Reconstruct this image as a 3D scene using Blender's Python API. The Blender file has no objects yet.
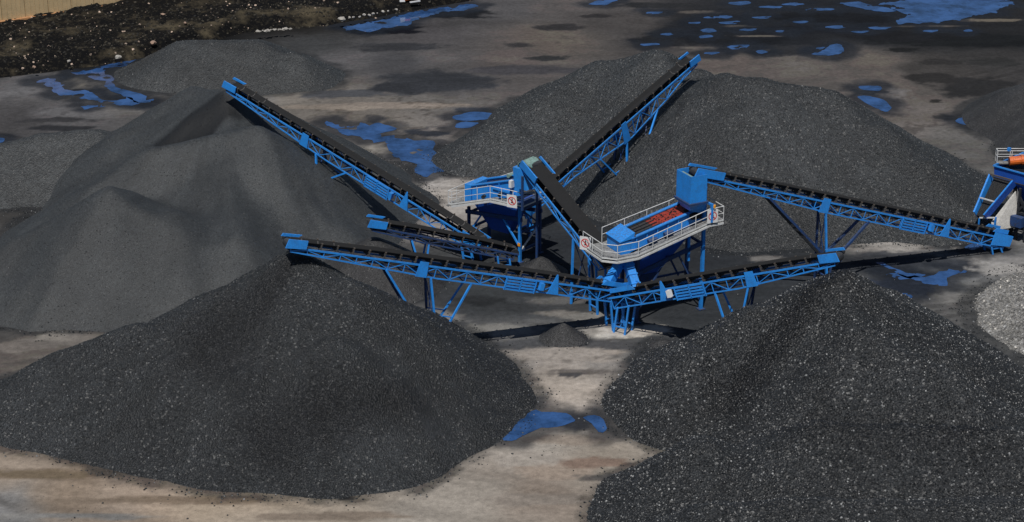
import bpy, math, random
import numpy as np
from mathutils import Vector, Matrix
from mathutils.geometry import tessellate_polygon
random.seed(7)
R = math.radians
scene = bpy.context.scene
C = scene.collection

# ------------------------------------------------------------------ camera, sky, sun, exposure
F_PX, PITCH, CAM_H = 2053.0, R(22), 59.0
cam_data = bpy.data.cameras.new('camera')
cam = bpy.data.objects.new('camera', cam_data)
C.objects.link(cam)
cam.location = (0, 0, CAM_H)
cam.rotation_euler = (R(90) - PITCH, 0, 0)
cam_data.sensor_width = 36
cam_data.lens = 36 * F_PX / 1024
cam_data.clip_start = 1
cam_data.clip_end = 9000
scene.camera = cam

SUN_DIR = Vector((-0.10, -0.48, 1.0)).normalized()      # towards the sun
sun_elev = math.asin(SUN_DIR.z)
sun_az = math.atan2(SUN_DIR.x, SUN_DIR.y)
world = bpy.data.worlds.new("World")
scene.world = world
world.use_nodes = True
wn = world.node_tree
sky = wn.nodes.new('ShaderNodeTexSky')
sky.sky_type = 'NISHITA'
sky.sun_disc = False
sky.sun_elevation = sun_elev
sky.sun_rotation = sun_az
sky.air_density = 1.0
sky.dust_density = 0.6
sky.ozone_density = 1.5
bg = wn.nodes['Background']
bg.inputs['Strength'].default_value = 0.05
wn.links.new(sky.outputs[0], bg.inputs['Color'])
sun_data = bpy.data.lights.new('sun', 'SUN')
sun_data.energy = 4.3
sun_data.angle = R(0.5)
sun_data.color = (1.0, 0.965, 0.915)
sun = bpy.data.objects.new('sun', sun_data)
C.objects.link(sun)
sun.rotation_euler = SUN_DIR.to_track_quat('Z', 'Y').to_euler()
scene.view_settings.view_transform = 'Standard'
scene.view_settings.look = 'None'
scene.view_settings.exposure = -0.16
scene.view_settings.gamma = 1
scene.cycles.max_bounces = 5
scene.cycles.caustics_reflective = False
scene.cycles.caustics_refractive = False


def K(u, v, z=0.0):
    """The place in the yard that a surveyed picture point (u, v) has at height z."""
    x = (u - 512) / F_PX
    y = (261 - v) / F_PX
    d = (x, math.cos(PITCH) + y * math.sin(PITCH), -math.sin(PITCH) + y * math.cos(PITCH))
    t = (z - CAM_H) / d[2]
    return Vector((d[0] * t, d[1] * t, z))


# ------------------------------------------------------------------ numpy noise
def vnoise(x, y, seed=0):
    xi = np.floor(x).astype(np.int64); yi = np.floor(y).astype(np.int64)
    xf = x - xi; yf = y - yi
    u = xf * xf * xf * (xf * (xf * 6 - 15) + 10); v = yf * yf * yf * (yf * (yf * 6 - 15) + 10)

    def h(a, b):
        n = (a * 374761393 + b * 668265263 + seed * 974634777) & 0xffffffff
        n = ((n ^ (n >> 13)) * 1274126177) & 0xffffffff
        n = n ^ (n >> 16)
        return (n & 0xffff) / 65535.0
    return (h(xi, yi) * (1 - u) + h(xi + 1, yi) * u) * (1 - v) + (h(xi, yi + 1) * (1 - u) + h(xi + 1, yi + 1) * u) * v


def fbm(x, y, seed=0, octaves=5, gain=0.5):
    s = 0; a = 1; t = 0
    for k in range(octaves):
        s = s + a * vnoise(x * 2 ** k + 17.3 * k, y * 2 ** k - 9.1 * k, seed + k)
        t += a; a *= gain
    return s / t * 2 - 1


def sstep(a, b, x):
    t = np.clip((x - a) / (b - a), 0, 1)
    return t * t * (3 - 2 * t)


# ------------------------------------------------------------------ materials
def new_mat(name):
    m = bpy.data.materials.new(name)
    m.use_nodes = True
    nt = m.node_tree
    b = nt.nodes['Principled BSDF']
    return m, nt, b


def N(nt, kind, **kw):
    n = nt.nodes.new(kind)
    for k, v in kw.items():
        setattr(n, k, v)
    return n


def lnk(nt, a, b):
    nt.links.new(a, b)


def mixc(nt, fac, a, b, blend='MIX'):
    m = N(nt, 'ShaderNodeMix', data_type='RGBA', blend_type=blend)
    for sock, val in ((m.inputs[0], fac), (m.inputs[6], a), (m.inputs[7], b)):
        if hasattr(val, 'is_linked') or isinstance(val, bpy.types.NodeSocket):
            lnk(nt, val, sock)
        else:
            sock.default_value = val if not isinstance(val, tuple) else (*val[:3], 1)
    return m.outputs[2]


def ramp(nt, src, p0, p1, c0=(0, 0, 0), c1=(1, 1, 1)):
    r = N(nt, 'ShaderNodeValToRGB')
    r.color_ramp.elements[0].position = p0; r.color_ramp.elements[0].color = (*c0, 1)
    r.color_ramp.elements[1].position = p1; r.color_ramp.elements[1].color = (*c1, 1)
    lnk(nt, src, r.inputs[0])
    return r.outputs[0]


def noise(nt, scale, detail=4, vec=None, rough=0.55):
    n = N(nt, 'ShaderNodeTexNoise')
    n.inputs['Scale'].default_value = scale; n.inputs['Detail'].default_value = detail
    n.inputs['Roughness'].default_value = rough
    if vec is not None: lnk(nt, vec, n.inputs['Vector'])
    return n.outputs['Fac']


def paint_mat(name, col, rough=0.38, dirt=0.45, dirt_col=(0.035, 0.036, 0.04), metal=0.0):
    m, nt, b = new_mat(name)
    g = N(nt, 'ShaderNodeNewGeometry').outputs['Position']
    n1 = noise(nt, 1.7, 5, g); n2 = noise(nt, 9.0, 4, g)
    f = mixc(nt, 0.5, n1, n2)
    f = ramp(nt, f, 0.42, 0.64, (0, 0, 0), (dirt, dirt, dirt))
    c = mixc(nt, f, col, dirt_col)
    nz = N(nt, 'ShaderNodeSeparateXYZ'); lnk(nt, N(nt, 'ShaderNodeNewGeometry').outputs['Normal'], nz.inputs[0])
    up_ = N(nt, 'ShaderNodeMath', operation='MULTIPLY'); lnk(nt, ramp(nt, nz.outputs[2], .55, .95, (0,) * 3, (1,) * 3), up_.inputs[0]); lnk(nt, ramp(nt, n2, .38, .62, (.08,) * 3, (.5,) * 3), up_.inputs[1])
    c = mixc(nt, up_.outputs[0], c, (.075, .076, .078) if 'sign' not in name and 'rubber' not in name and 'screen' not in name and 'lens' not in name else col)
    lnk(nt, c, b.inputs['Base Color'])
    lnk(nt, ramp(nt, n2, 0.2, 0.8, (rough,) * 3, (rough + .25,) * 3), b.inputs['Roughness'])
    b.inputs['Metallic'].default_value = metal
    return m


BLUE = paint_mat('blue_paint', (0.024, 0.285, 0.84), 0.34, 0.30)
BLUE_DEEP = paint_mat('deep_blue_paint', (0.014, 0.10, 0.50), 0.38, 0.25)
BLUE_DARK = paint_mat('grimy_shaded_blue_steel', (0.012, 0.055, 0.19), 0.5, 0.75)  # dark copy of the blue; also paints shade onto far trestle legs
BLACK = paint_mat('black_steel', (0.018, 0.02, 0.024), 0.5, 0.3)
RAIL = paint_mat('galvanised_rail', (0.70, 0.71, 0.70), 0.45, 0.3, (0.26, 0.25, 0.24))
GRATE = paint_mat('walkway_steel', (0.30, 0.30, 0.29), 0.6, 0.8, (0.06, 0.06, 0.062))
RUBBER = paint_mat('belt_rubber', (0.009, 0.0095, 0.0105), 0.85, 0.4, (0.018, 0.018, 0.019))
TAN = paint_mat('rusty_roller_end', (0.10, 0.08, 0.062), 0.6, 0.4)
ROLLER = paint_mat('dusty_roller', (0.045, 0.044, 0.045), 0.6, 0.5, (0.11, 0.10, 0.09))
RED_DECK = paint_mat('red_screen_panel', (0.30, 0.03, 0.016), 0.6, 0.95, (0.02, 0.017, 0.017))
DECK = paint_mat('screen_mesh', (0.022, 0.022, 0.025), 0.7, 0.5, (0.05, 0.05, 0.05))
ORANGE = paint_mat('orange_paint', (0.78, 0.15, 0.015), 0.45, 0.5, (0.1, 0.05, 0.03))
WHITE = paint_mat('white_plate', (0.80, 0.80, 0.79), 0.5, 0.25, (0.4, 0.38, 0.36))
SIGN_RED = paint_mat('sign_red', (0.62, 0.03, 0.03), 0.5, 0.1)
SIGN_BLACK = paint_mat('sign_black', (0.02, 0.02, 0.02), 0.5, 0.1)
AMBER = paint_mat('amber_lens', (0.85, 0.35, 0.02), 0.3, 0.05)
PALE_GREEN = paint_mat('worn_green_lagging', (0.22, 0.36, 0.32), 0.6, 0.4)


def coal_mat(name, dark, light, cell=6.0, speck=0.3, speck_amt=0.06, bump=0.6, tint=(1, 1, 1)):
    m, nt, b = new_mat(name)
    g = N(nt, 'ShaderNodeNewGeometry').outputs['Position']
    att = N(nt, 'ShaderNodeAttribute', attribute_name='dark_streak')
    big = noise(nt, 0.12, 4, g); mid = noise(nt, 0.9, 5, g, .6)
    f = ramp(nt, mixc(nt, 0.45, big, mid), 0.38, 0.62)
    c = mixc(nt, f, dark, light)
    vor = N(nt, 'ShaderNodeTexVoronoi'); vor.inputs['Scale'].default_value = cell
    lnk(nt, g, vor.inputs['Vector'])
    sep = N(nt, 'ShaderNodeSeparateColor'); lnk(nt, vor.outputs['Color'], sep.inputs[0])
    c = mixc(nt, ramp(nt, sep.outputs[0], 0.0, 1.0, (0.55,) * 3, (1.5,) * 3), (0, 0, 0), c, 'MULTIPLY') if False else c
    # grain to grain difference
    gm = N(nt, 'ShaderNodeMix', data_type='RGBA', blend_type='MULTIPLY'); gm.inputs[0].default_value = 1
    lnk(nt, c, gm.inputs[6]); lnk(nt, ramp(nt, sep.outputs[0], 0, 1, (0.5,) * 3, (1.55,) * 3), gm.inputs[7])
    c = gm.outputs[2]
    sp = ramp(nt, sep.outputs[1], 1 - speck_amt, 1 - speck_amt * 0.3)
    c = mixc(nt, sp, c, (speck, speck, speck * 0.98))  # rare pale cells; on the near coal heaps, glints put into the colour
    # darker streaks; on the fine and screened heaps this is freshly dropped wet coal
    fr = mixc(nt, att.outputs['Fac'], (1, 1, 1), (0.11, 0.12, 0.135) if name == 'fine_coal' else (0.28, 0.29, 0.32))
    fm = N(nt, 'ShaderNodeMix', data_type='RGBA', blend_type='MULTIPLY'); fm.inputs[0].default_value = 1
    lnk(nt, c, fm.inputs[6]); lnk(nt, fr, fm.inputs[7])
    tn_ = N(nt, 'ShaderNodeAttribute', attribute_name='tone')
    tm = N(nt, 'ShaderNodeMix', data_type='RGBA', blend_type='MULTIPLY'); tm.inputs[0].default_value = 1 if name not in ('pale_limestone',) else 0
    lnk(nt, fm.outputs[2], tm.inputs[6]); lnk(nt, tn_.outputs['Fac'], tm.inputs[7])
    lnk(nt, tm.outputs[2], b.inputs['Base Color'])
    b.inputs['Roughness'].default_value = 0.62
    bp = N(nt, 'ShaderNodeBump'); bp.inputs['Strength'].default_value = bump; bp.inputs['Distance'].default_value = 0.12
    lnk(nt, vor.outputs['Distance'], bp.inputs['Height'])
    lnk(nt, bp.outputs[0], b.inputs['Normal'])
    return m


def lump_mat(name, dark, light, bright, amt, rough=0.35):
    m, nt, b = new_mat(name)
    oi = N(nt, 'ShaderNodeObjectInfo')
    c = ramp(nt, oi.outputs['Random'], 0.0, 1.0, dark, light)
    r2 = N(nt, 'ShaderNodeMath', operation='MULTIPLY'); r2.inputs[1].default_value = 37.7
    lnk(nt, oi.outputs['Random'], r2.inputs[0])
    fr = N(nt, 'ShaderNodeMath', operation='FRACT'); lnk(nt, r2.outputs[0], fr.inputs[0])
    c = mixc(nt, ramp(nt, fr.outputs[0], 1 - amt, 1 - amt * .4), c, bright)  # rare bright lumps; on the near coal heaps, glints put into the colour
    lnk(nt, c, b.inputs['Base Color'])
    at = N(nt, 'ShaderNodeAttribute', attribute_name='dark_streak'); at.attribute_type = 'INSTANCER'
    fm = N(nt, 'ShaderNodeMix', data_type='RGBA', blend_type='MULTIPLY'); fm.inputs[0].default_value = 1
    lnk(nt, c, fm.inputs[6]); lnk(nt, mixc(nt, at.outputs['Fac'], (1, 1, 1), (0.28, 0.29, 0.32)), fm.inputs[7])
    lnk(nt, fm.outputs[2], b.inputs['Base Color'])
    b.inputs['Roughness'].default_value = rough
    return m


COAL_COARSE = coal_mat('coarse_coal', (0.008, 0.0092, 0.0105), (0.019, 0.0212, 0.0235), 6.5, 0.13, 0.06, 0.9)
COAL_MID = coal_mat('washed_coal', (0.009, 0.0104, 0.0117), (0.019, 0.0214, 0.0237), 9.0, 0.10, 0.05, 0.8)
COAL_BACK = coal_mat('screened_coal', (0.017, 0.0192, 0.021), (0.029, 0.032, 0.0345), 8.0, 0.11, 0.05, 0.7)
COAL_FINE = coal_mat('fine_coal', (0.0215, 0.0242, 0.0265), (0.030, 0.0332, 0.0352), 16.0, 0.07, 0.02, 0.3)
COAL_FAR = coal_mat('far_coal', (0.021, 0.0235, 0.025), (0.032, 0.0345, 0.036), 9.0, 0.08, 0.04, 0.5)
COAL_DARK = coal_mat('spilled_coal', (0.018, 0.018, 0.019), (0.034, 0.034, 0.035), 14.0, 0.10, 0.02, 0.5)
GRAVEL = coal_mat('grey_gravel', (0.15, 0.15, 0.145), (0.24, 0.235, 0.225), 6.0, 0.5, 0.1, 0.9)
LUMP_COARSE = lump_mat('coal_lump', (0.007, 0.008, 0.0095), (0.030, 0.033, 0.036), (0.26, 0.265, 0.265), 0.07, .42)
LUMP_MID = lump_mat('coal_nut', (0.0075, 0.0088, 0.010), (0.024, 0.0268, 0.0295), (0.18, 0.187, 0.195), 0.045, .45)
LUMP_BACK = lump_mat('screened_lump', (0.015, 0.0172, 0.019), (0.037, 0.0405, 0.0435), (0.17, 0.175, 0.175), 0.05, .5)
LUMP_FINE = lump_mat('coal_fines', (0.018, 0.0208, 0.0228), (0.032, 0.0356, 0.038), (0.09, 0.09, 0.09), 0.03, .7)
LUMP_GRAVEL = lump_mat('gravel_stone', (0.09, 0.088, 0.084), (0.28, 0.272, 0.255), (0.6, 0.57, 0.52), 0.08, .8)
LUMP_RUBBLE = lump_mat('rubble_stone', (0.006, 0.006, 0.006), (0.05, 0.043, 0.03), (0.55, 0.42, 0.33), 0.09, .9)


# ------------------------------------------------------------------ object helpers
def tag(o, label=None, cat=None, group=None, kind=None):
    if label: o['label'] = label
    if cat: o['category'] = cat
    if group: o['group'] = group
    if kind: o['kind'] = kind
    return o


def empty(name, loc, rotz=0, label=None, cat=None, group=None):
    o = bpy.data.objects.new(name, None)
    C.objects.link(o)
    o.location = loc; o.rotation_euler = (0, 0, rotz)
    o.empty_display_size = 0.3
    return tag(o, label, cat, group)


def mesh_obj(name, verts, faces, mat, parent=None, smooth=False, M=None, mats=None, fmat=None):
    me = bpy.data.meshes.new(name)
    me.from_pydata([tuple(v) for v in verts], [], faces)
    for m in (mats or [mat]): me.materials.append(m)
    if fmat: me.polygons.foreach_set('material_index', fmat)
    if smooth: me.polygons.foreach_set('use_smooth', [True] * len(me.polygons))
    me.update()
    return link(name, me, parent, M)


def link(name, me, parent=None, M=None):
    o = bpy.data.objects.new(name, me)
    C.objects.link(o)
    if parent is not None:
        o.parent = parent
        if parent.type == 'MESH':                       # a sub-part: keep the thing's own frame
            o.matrix_parent_inverse = parent.matrix_basis.inverted()
    if M is not None: o.matrix_basis = M
    return o


class MB:
    """Collects boxes, bars, tubes and loose polygons into one mesh."""
    def __init__(self): self.v = []; self.f = []; self.m = []

    def poly(self, vs, fs, mi=0):
        b = len(self.v); self.v += [Vector(q) for q in vs]
        self.f += [[b + i for i in q] for q in fs]; self.m += [mi] * len(fs)

    def box(self, x0, x1, y0, y1, z0, z1, mi=0):
        vs = [(x, y, z) for z in (z0, z1) for y in (y0, y1) for x in (x0, x1)]
        self.poly(vs, [(0, 2, 3, 1), (4, 5, 7, 6), (0, 1, 5, 4), (2, 6, 7, 3), (0, 4, 6, 2), (1, 3, 7, 5)], mi)

    def hexa(self, bot, top, mi=0):
        self.poly(list(bot) + list(top), [(3, 2, 1, 0), (4, 5, 6, 7), (0, 1, 5, 4), (1, 2, 6, 5), (2, 3, 7, 6), (3, 0, 4, 7)], mi)

    def bar(self, a, b, w, h=None, mi=0):
        h = h or w; M = bar_matrix(a, b, w, h)
        vs = [M @ Vector((x, y, z)) for z in (-.5, .5) for y in (-.5, .5) for x in (-.5, .5)]
        self.poly(vs, [(0, 2, 3, 1), (4, 5, 7, 6), (0, 1, 5, 4), (2, 6, 7, 3), (0, 4, 6, 2), (1, 3, 7, 5)], mi)

    def tube(self, a, b, r, n=8, mi=0, r2=None):
        r2 = r if r2 is None else r2
        M = bar_matrix(a, b, 1, 1); L = 1
        vs = []
        for x, rr in ((-.5, r), (.5, r2)):
            for k in range(n):
                t = 2 * math.pi * k / n
                vs.append(M @ Vector((x, rr * math.cos(t), rr * math.sin(t))))
        fs = [(k, (k + 1) % n, n + (k + 1) % n, n + k) for k in range(n)] + [tuple(range(n))[::-1], tuple(range(n, 2 * n))]
        self.poly(vs, fs, mi)

    def build(self, name, mat, parent=None, M=None, smooth=False):
        mats = mat if isinstance(mat, (list, tuple)) else [mat]
        return mesh_obj(name, self.v, self.f, mats[0], parent, smooth, M, mats, self.m)


def bar_matrix(a, b, w, h):
    a = Vector(a); b = Vector(b); d = b - a; L = max(d.length, 1e-4); x = d / L
    up = Vector((0, 0, 1)) if abs(x.z) < .96 else Vector((1, 0, 0))
    y = up.cross(x).normalized(); z = x.cross(y)
    M = Matrix(((x.x, y.x, z.x, 0), (x.y, y.y, z.y, 0), (x.z, y.z, z.z, 0), (0, 0, 0, 1)))
    return Matrix.Translation((a + b) / 2) @ M @ Matrix.Diagonal((L, w, h, 1))


_unit = {}


def unit(kind, mat):
    key = (kind, mat.name)
    if key not in _unit:
        m = MB()
        if kind == 'box': m.box(-.5, .5, -.5, .5, -.5, .5)
        elif kind == 'angle':                            # rolled angle section: two thin legs
            m.box(-.5, .5, -.5, .5, .3, .5); m.box(-.5, .5, .3, .5, -.5, .295)
        else: m.tube((-.5, 0, 0), (.5, 0, 0), .5, 8)
        me = bpy.data.meshes.new('steel_' + kind)
        me.from_pydata([tuple(v) for v in m.v], [], m.f); me.materials.append(mat)
        if kind == 'tube': me.polygons.foreach_set('use_smooth', [len(p.vertices) == 4 for p in me.polygons])
        _unit[key] = me
    return _unit[key]


def bar(name, a, b, w, h, mat, parent, kind='box'):
    return link(name, unit(kind, mat), parent, bar_matrix(a, b, w, h))


# ------------------------------------------------------------------ the piles: ridges and cones at the angle of repose
def cone(u, v, z): p = K(u, v, z); return (p, p)
def ridge(a, b): return (K(*a), K(*b))


PILES = {}


def pile_height(X, Y, segs, tan, toe=0.8):
    k = (0.42 if tan == .66 else 0.24) if max(q.z for sg in segs for q in sg) > 2 else 0.1
    acc = None
    for a, b in segs:
        dx, dy = b.x - a.x, b.y - a.y; L2 = dx * dx + dy * dy
        t = np.clip(((X - a.x) * dx + (Y - a.y) * dy) / L2, 0, 1) if L2 > 1e-6 else 0 * X
        d = np.sqrt((X - a.x - t * dx) ** 2 + (Y - a.y - t * dy) ** 2)
        h = a.z + t * (b.z - a.z) - tan * (np.sqrt(d * d + (0.25 if a.z > 2 else 0.02)) - (0.5 if a.z > 2 else 0.14))
        e = np.clip(h / k, -60, 60)
        acc = np.exp(e) if acc is None else acc + np.exp(e)
    h = k * np.log(acc)
    return h


def pile_full(X, Y, name):
    p = PILES[name]
    wx = X + p['warp'] * fbm(X * .13, Y * .13, p['seed'] + 50, 3); wy = Y + p['warp'] * fbm(X * .13, Y * .13, p['seed'] + 90, 3)
    h = pile_height(wx, wy, p['segs'], p['tan'])
    env = np.clip(h / 1.5 + .4, 0.1, 1)
    h = h + env * p['rough'] * fbm(X * .22, Y * .22, p['seed'], 4, .5) + env * p['fine'] * fbm(X * 1.3, Y * 1.3, p['seed'] + 9, 3, .6)
    ap = p['segs'][0][0]; th = np.arctan2(wy - ap.y, wx - ap.x); rd = np.hypot(wx - ap.x, wy - ap.y)
    h = h + env * np.clip(rd / 6, 0, 1) * .13 * fbm(th * 14 + 30, rd * .07, p['seed'] + 40, 4, .6) * (ap.z > 3)
    # a slightly spreading toe
    h = np.where(h < p['toe'], h + (p['toe'] - h) ** 2 * 0.25 * (h > -p['toe']), h)
    return h - 0.12


def define(name, segs, tan=0.65, rough=0.35, fine=0.05, warp=0.8, seed=1, toe=0.5):
    PILES[name] = dict(segs=segs, tan=tan, rough=rough, fine=fine, warp=warp, seed=seed, toe=toe)


define('coarse', [cone(850, 264, 9.2), ridge((850, 269, 8.5), (860, 330, 7.4)), ridge((860, 330, 7.4), (960, 372, 6.6)), cone(700, 347, 4.3),
                  cone(765, 306, 6.2), cone(705, 440, 4.6), ridge((820, 420, 6.2), (1040, 430, 6.5)), ridge((720, 500, 4.8), (1050, 500, 5.2)), cone(900, 560, 4)], .72, .4, .08, 1.0, 3)
define('washed', [cone(285, 252, 9.5), cone(340, 278, 8.2), cone(400, 316, 5.8), cone(440, 340, 4.0), cone(225, 285, 7.7),
                  ridge((150, 318, 6.0), (60, 350, 3.9)), cone(330, 338, 6.3), cone(120, 352, 4.4), cone(-40, 372, 2.8), cone(250, 365, 5.0), cone(180, 352, 5.0)], .69, .3, .06, 1.0, 11)
define('fine', [cone(229, 92, 8.7), ridge((229, 91, 8.6), (190, 88, 8.0)), ridge((190, 88, 8.0), (126, 128, 5.0)),
                ridge((250, 125, 8.2), (150, 150, 6.4)), ridge((150, 150, 6.2), (92, 180, 4.8)), cone(335, 138, 3.8), cone(376, 170, 3.0),
                ridge((108, 189, 6.9), (20, 235, 3.8)), ridge((108, 189, 6.9), (180, 228, 4.6)), ridge((229, 94, 8.5), (216, 172, 5.6)), ridge((216, 172, 5.6), (235, 232, 4.2)), cone(170, 208, 5.5), cone(280, 190, 4.4), cone(340, 225, 2.3)], .66, .2, .02, .8, 21)
define('leftmound', [ridge((-30, 148, 3.2), (40, 134, 3.9)), ridge((40, 134, 3.9), (98, 129, 4.3))], .55, .2, .02, .8, 31)
define('screened', [cone(697, 68, 8.1), cone(655, 52, 8.0), ridge((650, 51, 7.7), (596, 61, 6.0)), ridge((596, 61, 6.0), (545, 92, 4.8)), cone(500, 118, 3.6), cone(512, 134, 2.6), ridge((715, 74, 8.6), (724, 76, 9.0)), ridge((724, 76, 9.0), (760, 79, 9.3)), ridge((760, 79, 9.3), (832, 87, 8.5)),
                    cone(885, 122, 6.5), cone(930, 158, 4.6), cone(752, 120, 6.8)], .66, .25, .04, .8, 41)
define('farleft', [ridge((178, 41, 3.3), (258, 38, 3.7)), cone(296, 52, 2.6)], .55, .2, .05, .8, 51)
define('farright', [cone(1070, 70, 5.0), ridge((1066, 92, 3.8), (1110, 128, 4))], .6, .3, .05, 1.2, 61)
define('gravel', [cone(1124, 256, 4.8)], .5, .25, .05, .9, 71)
define('small', [cone(374, 236, 3.4)], .66, .1, .03, .3, 81, .1)
for i, (u, v, z) in enumerate(((497, 260, .9), (540, 255, 1.4), (461, 257, .8))):
    define('spill%d' % i, [cone(u, v, z)], .66, .05, .03, .2, 91 + i, .0)
define('heap', [cone(563, 322, 1.25), cone(577, 333, .5)], .75, .08, .04, .2, 97, .0)
define('heap2', [cone(664, 338, .5)], .45, .1, .04, .2, 98, .0)


def build_pile(key, name, mat, label, step=0.4, group=None, lump=None, dark_streak=None, xlim=(-75, 80), ylim=(92, 230)):
    p = PILES[key]
    xs = [q.x for s in p['segs'] for q in s]; ys = [q.y for s in p['segs'] for q in s]
    r = max(q.z for s in p['segs'] for q in s) / p['tan'] * 1.15 + 2.5
    x0, x1 = max(min(xs) - r, xlim[0]), min(max(xs) + r, xlim[1]); y0, y1 = max(min(ys) - r, ylim[0]), min(max(ys) + r, ylim[1])
    gx = np.arange(x0, x1 + step, step); gy = np.arange(y0, y1 + step, step)
    X, Y = np.meshgrid(gx, gy)
    Z = pile_full(X, Y, key)
    cz = float(PILES[key]['segs'][0][0].z)
    base = Vector((float(np.mean(xs)), float(np.mean(ys)), 0))
    nx, ny = len(gx), len(gy)
    keep = Z > -0.35
    fq = keep[:-1, :-1] | keep[1:, :-1] | keep[:-1, 1:] | keep[1:, 1:]
    idx = np.arange(nx * ny).reshape(ny, nx)
    q = np.stack([idx[:-1, :-1], idx[:-1, 1:], idx[1:, 1:], idx[1:, :-1]], -1)[fq]
    used = np.unique(q); remap = -np.ones(nx * ny, int); remap[used] = np.arange(len(used))
    co = np.stack([X.ravel() - base.x, Y.ravel() - base.y, np.maximum(Z.ravel(), -0.5)], -1)[used]
    me = bpy.data.meshes.new(name)
    me.from_pydata(co.tolist(), [], remap[q].tolist())
    me.materials.append(mat)
    me.polygons.foreach_set('use_smooth', [True] * len(me.polygons))
    at = me.attributes.new('dark_streak', 'FLOAT', 'POINT')
    fr = dark_streak(X.ravel()[used], Y.ravel()[used]) if dark_streak else np.zeros(len(used))
    at.data.foreach_set('value', fr.astype(np.float32))
    ux_, uy_ = X.ravel()[used], Y.ravel()[used]
    ap = p['segs'][0][0]; th = np.arctan2(uy_ - ap.y, ux_ - ap.x); rd = np.hypot(ux_ - ap.x, uy_ - ap.y)
    kf = .3 if key == 'fine' else 1
    tone = .6 * kf * fbm(th * 5.5 + 20, rd * .10, p['seed'] + 300, 4, .6) + .5 * fbm(th * 16 + 20, rd * .16, p['seed'] + 310, 3, .6) + .45 * kf * fbm(ux_ * .12, uy_ * .12, p['seed'] + 320, 4)
    ta_ = me.attributes.new('tone', 'FLOAT', 'POINT'); ta_.data.foreach_set('value', np.clip(1 + .62 * tone, .5, 1.6).astype(np.float32))
    o = link(name, me)
    o.location = base
    tag(o, label, 'pile', group)
    if lump:
        ch = bpy.data.objects.new(lump[0], me.copy())
        C.objects.link(ch); ch.parent = o
        ch['kind'] = 'stuff'
        scatter(ch, *lump[1:])
    return o


def scatter(o, mat, density, smin, smax, seed=0, attr=None):
    """Loose lumps: small broken stones strewn over the surface of o, in place of that surface."""
    ng = bpy.data.node_groups.new('strewn_lumps', 'GeometryNodeTree')
    ng.interface.new_socket('Geometry', in_out='INPUT', socket_type='NodeSocketGeometry')
    ng.interface.new_socket('Geometry', in_out='OUTPUT', socket_type='NodeSocketGeometry')
    gi = ng.nodes.new('NodeGroupInput'); go = ng.nodes.new('NodeGroupOutput')
    dist = ng.nodes.new('GeometryNodeDistributePointsOnFaces')
    dist.inputs['Density'].default_value = density; dist.inputs['Seed'].default_value = seed
    ng.links.new(gi.outputs[0], dist.inputs['Mesh'])
    if attr:
        na = ng.nodes.new('GeometryNodeInputNamedAttribute'); na.data_type = 'FLOAT'; na.inputs[0].default_value = attr
        mm = ng.nodes.new('ShaderNodeMath'); mm.operation = 'MULTIPLY'; mm.inputs[1].default_value = density
        ng.links.new(na.outputs[0], mm.inputs[0]); ng.links.new(mm.outputs[0], dist.inputs['Density'])
    ico = ng.nodes.new('GeometryNodeMeshIcoSphere'); ico.inputs['Radius'].default_value = 0.5; ico.inputs['Subdivisions'].default_value = 1
    sp = ng.nodes.new('GeometryNodeSetPosition')
    nz = ng.nodes.new('ShaderNodeTexNoise'); nz.inputs['Scale'].default_value = 2.3
    sub = ng.nodes.new('ShaderNodeVectorMath'); sub.operation = 'SUBTRACT'; sub.inputs[1].default_value = (.5, .5, .5)
    scl = ng.nodes.new('ShaderNodeVectorMath'); scl.operation = 'SCALE'; scl.inputs['Scale'].default_value = 0.9
    ng.links.new(nz.outputs['Color'], sub.inputs[0]); ng.links.new(sub.outputs[0], scl.inputs[0])
    ng.links.new(ico.outputs[0], sp.inputs['Geometry']); ng.links.new(scl.outputs[0], sp.inputs['Offset'])
    sm = ng.nodes.new('GeometryNodeSetMaterial'); sm.inputs['Material'].default_value = mat
    ss = ng.nodes.new('GeometryNodeSetShadeSmooth'); ss.inputs['Shade Smooth'].default_value = False
    ng.links.new(sp.outputs[0], ss.inputs[0]); ng.links.new(ss.outputs[0], sm.inputs['Geometry'])
    inst = ng.nodes.new('GeometryNodeInstanceOnPoints')
    rr = ng.nodes.new('FunctionNodeRandomValue'); rr.data_type = 'FLOAT_VECTOR'
    rr.inputs[0].default_value = (0, 0, 0); rr.inputs[1].default_value = (6.28, 6.28, 6.28)
    rs = ng.nodes.new('FunctionNodeRandomValue'); rs.data_type = 'FLOAT'
    rs.inputs[2].default_value = 0; rs.inputs[3].default_value = 1; rs.inputs['Seed'].default_value = 5
    pw = ng.nodes.new('ShaderNodeMath'); pw.operation = 'POWER'; pw.inputs[1].default_value = 2.5
    mr = ng.nodes.new('ShaderNodeMapRange'); mr.inputs['To Min'].default_value = smin; mr.inputs['To Max'].default_value = smax
    ng.links.new(rs.outputs[1], pw.inputs[0]); ng.links.new(pw.outputs[0], mr.inputs[0])
    ng.links.new(dist.outputs['Points'], inst.inputs['Points'])
    ng.links.new(sm.outputs[0], inst.inputs['Instance'])
    ng.links.new(rr.outputs[0], inst.inputs['Rotation'])
    ng.links.new(mr.outputs[0], inst.inputs['Scale'])
    ng.links.new(inst.outputs[0], go.inputs[0])
    md = o.modifiers.new('strewn', 'NODES'); md.node_group = ng


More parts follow.
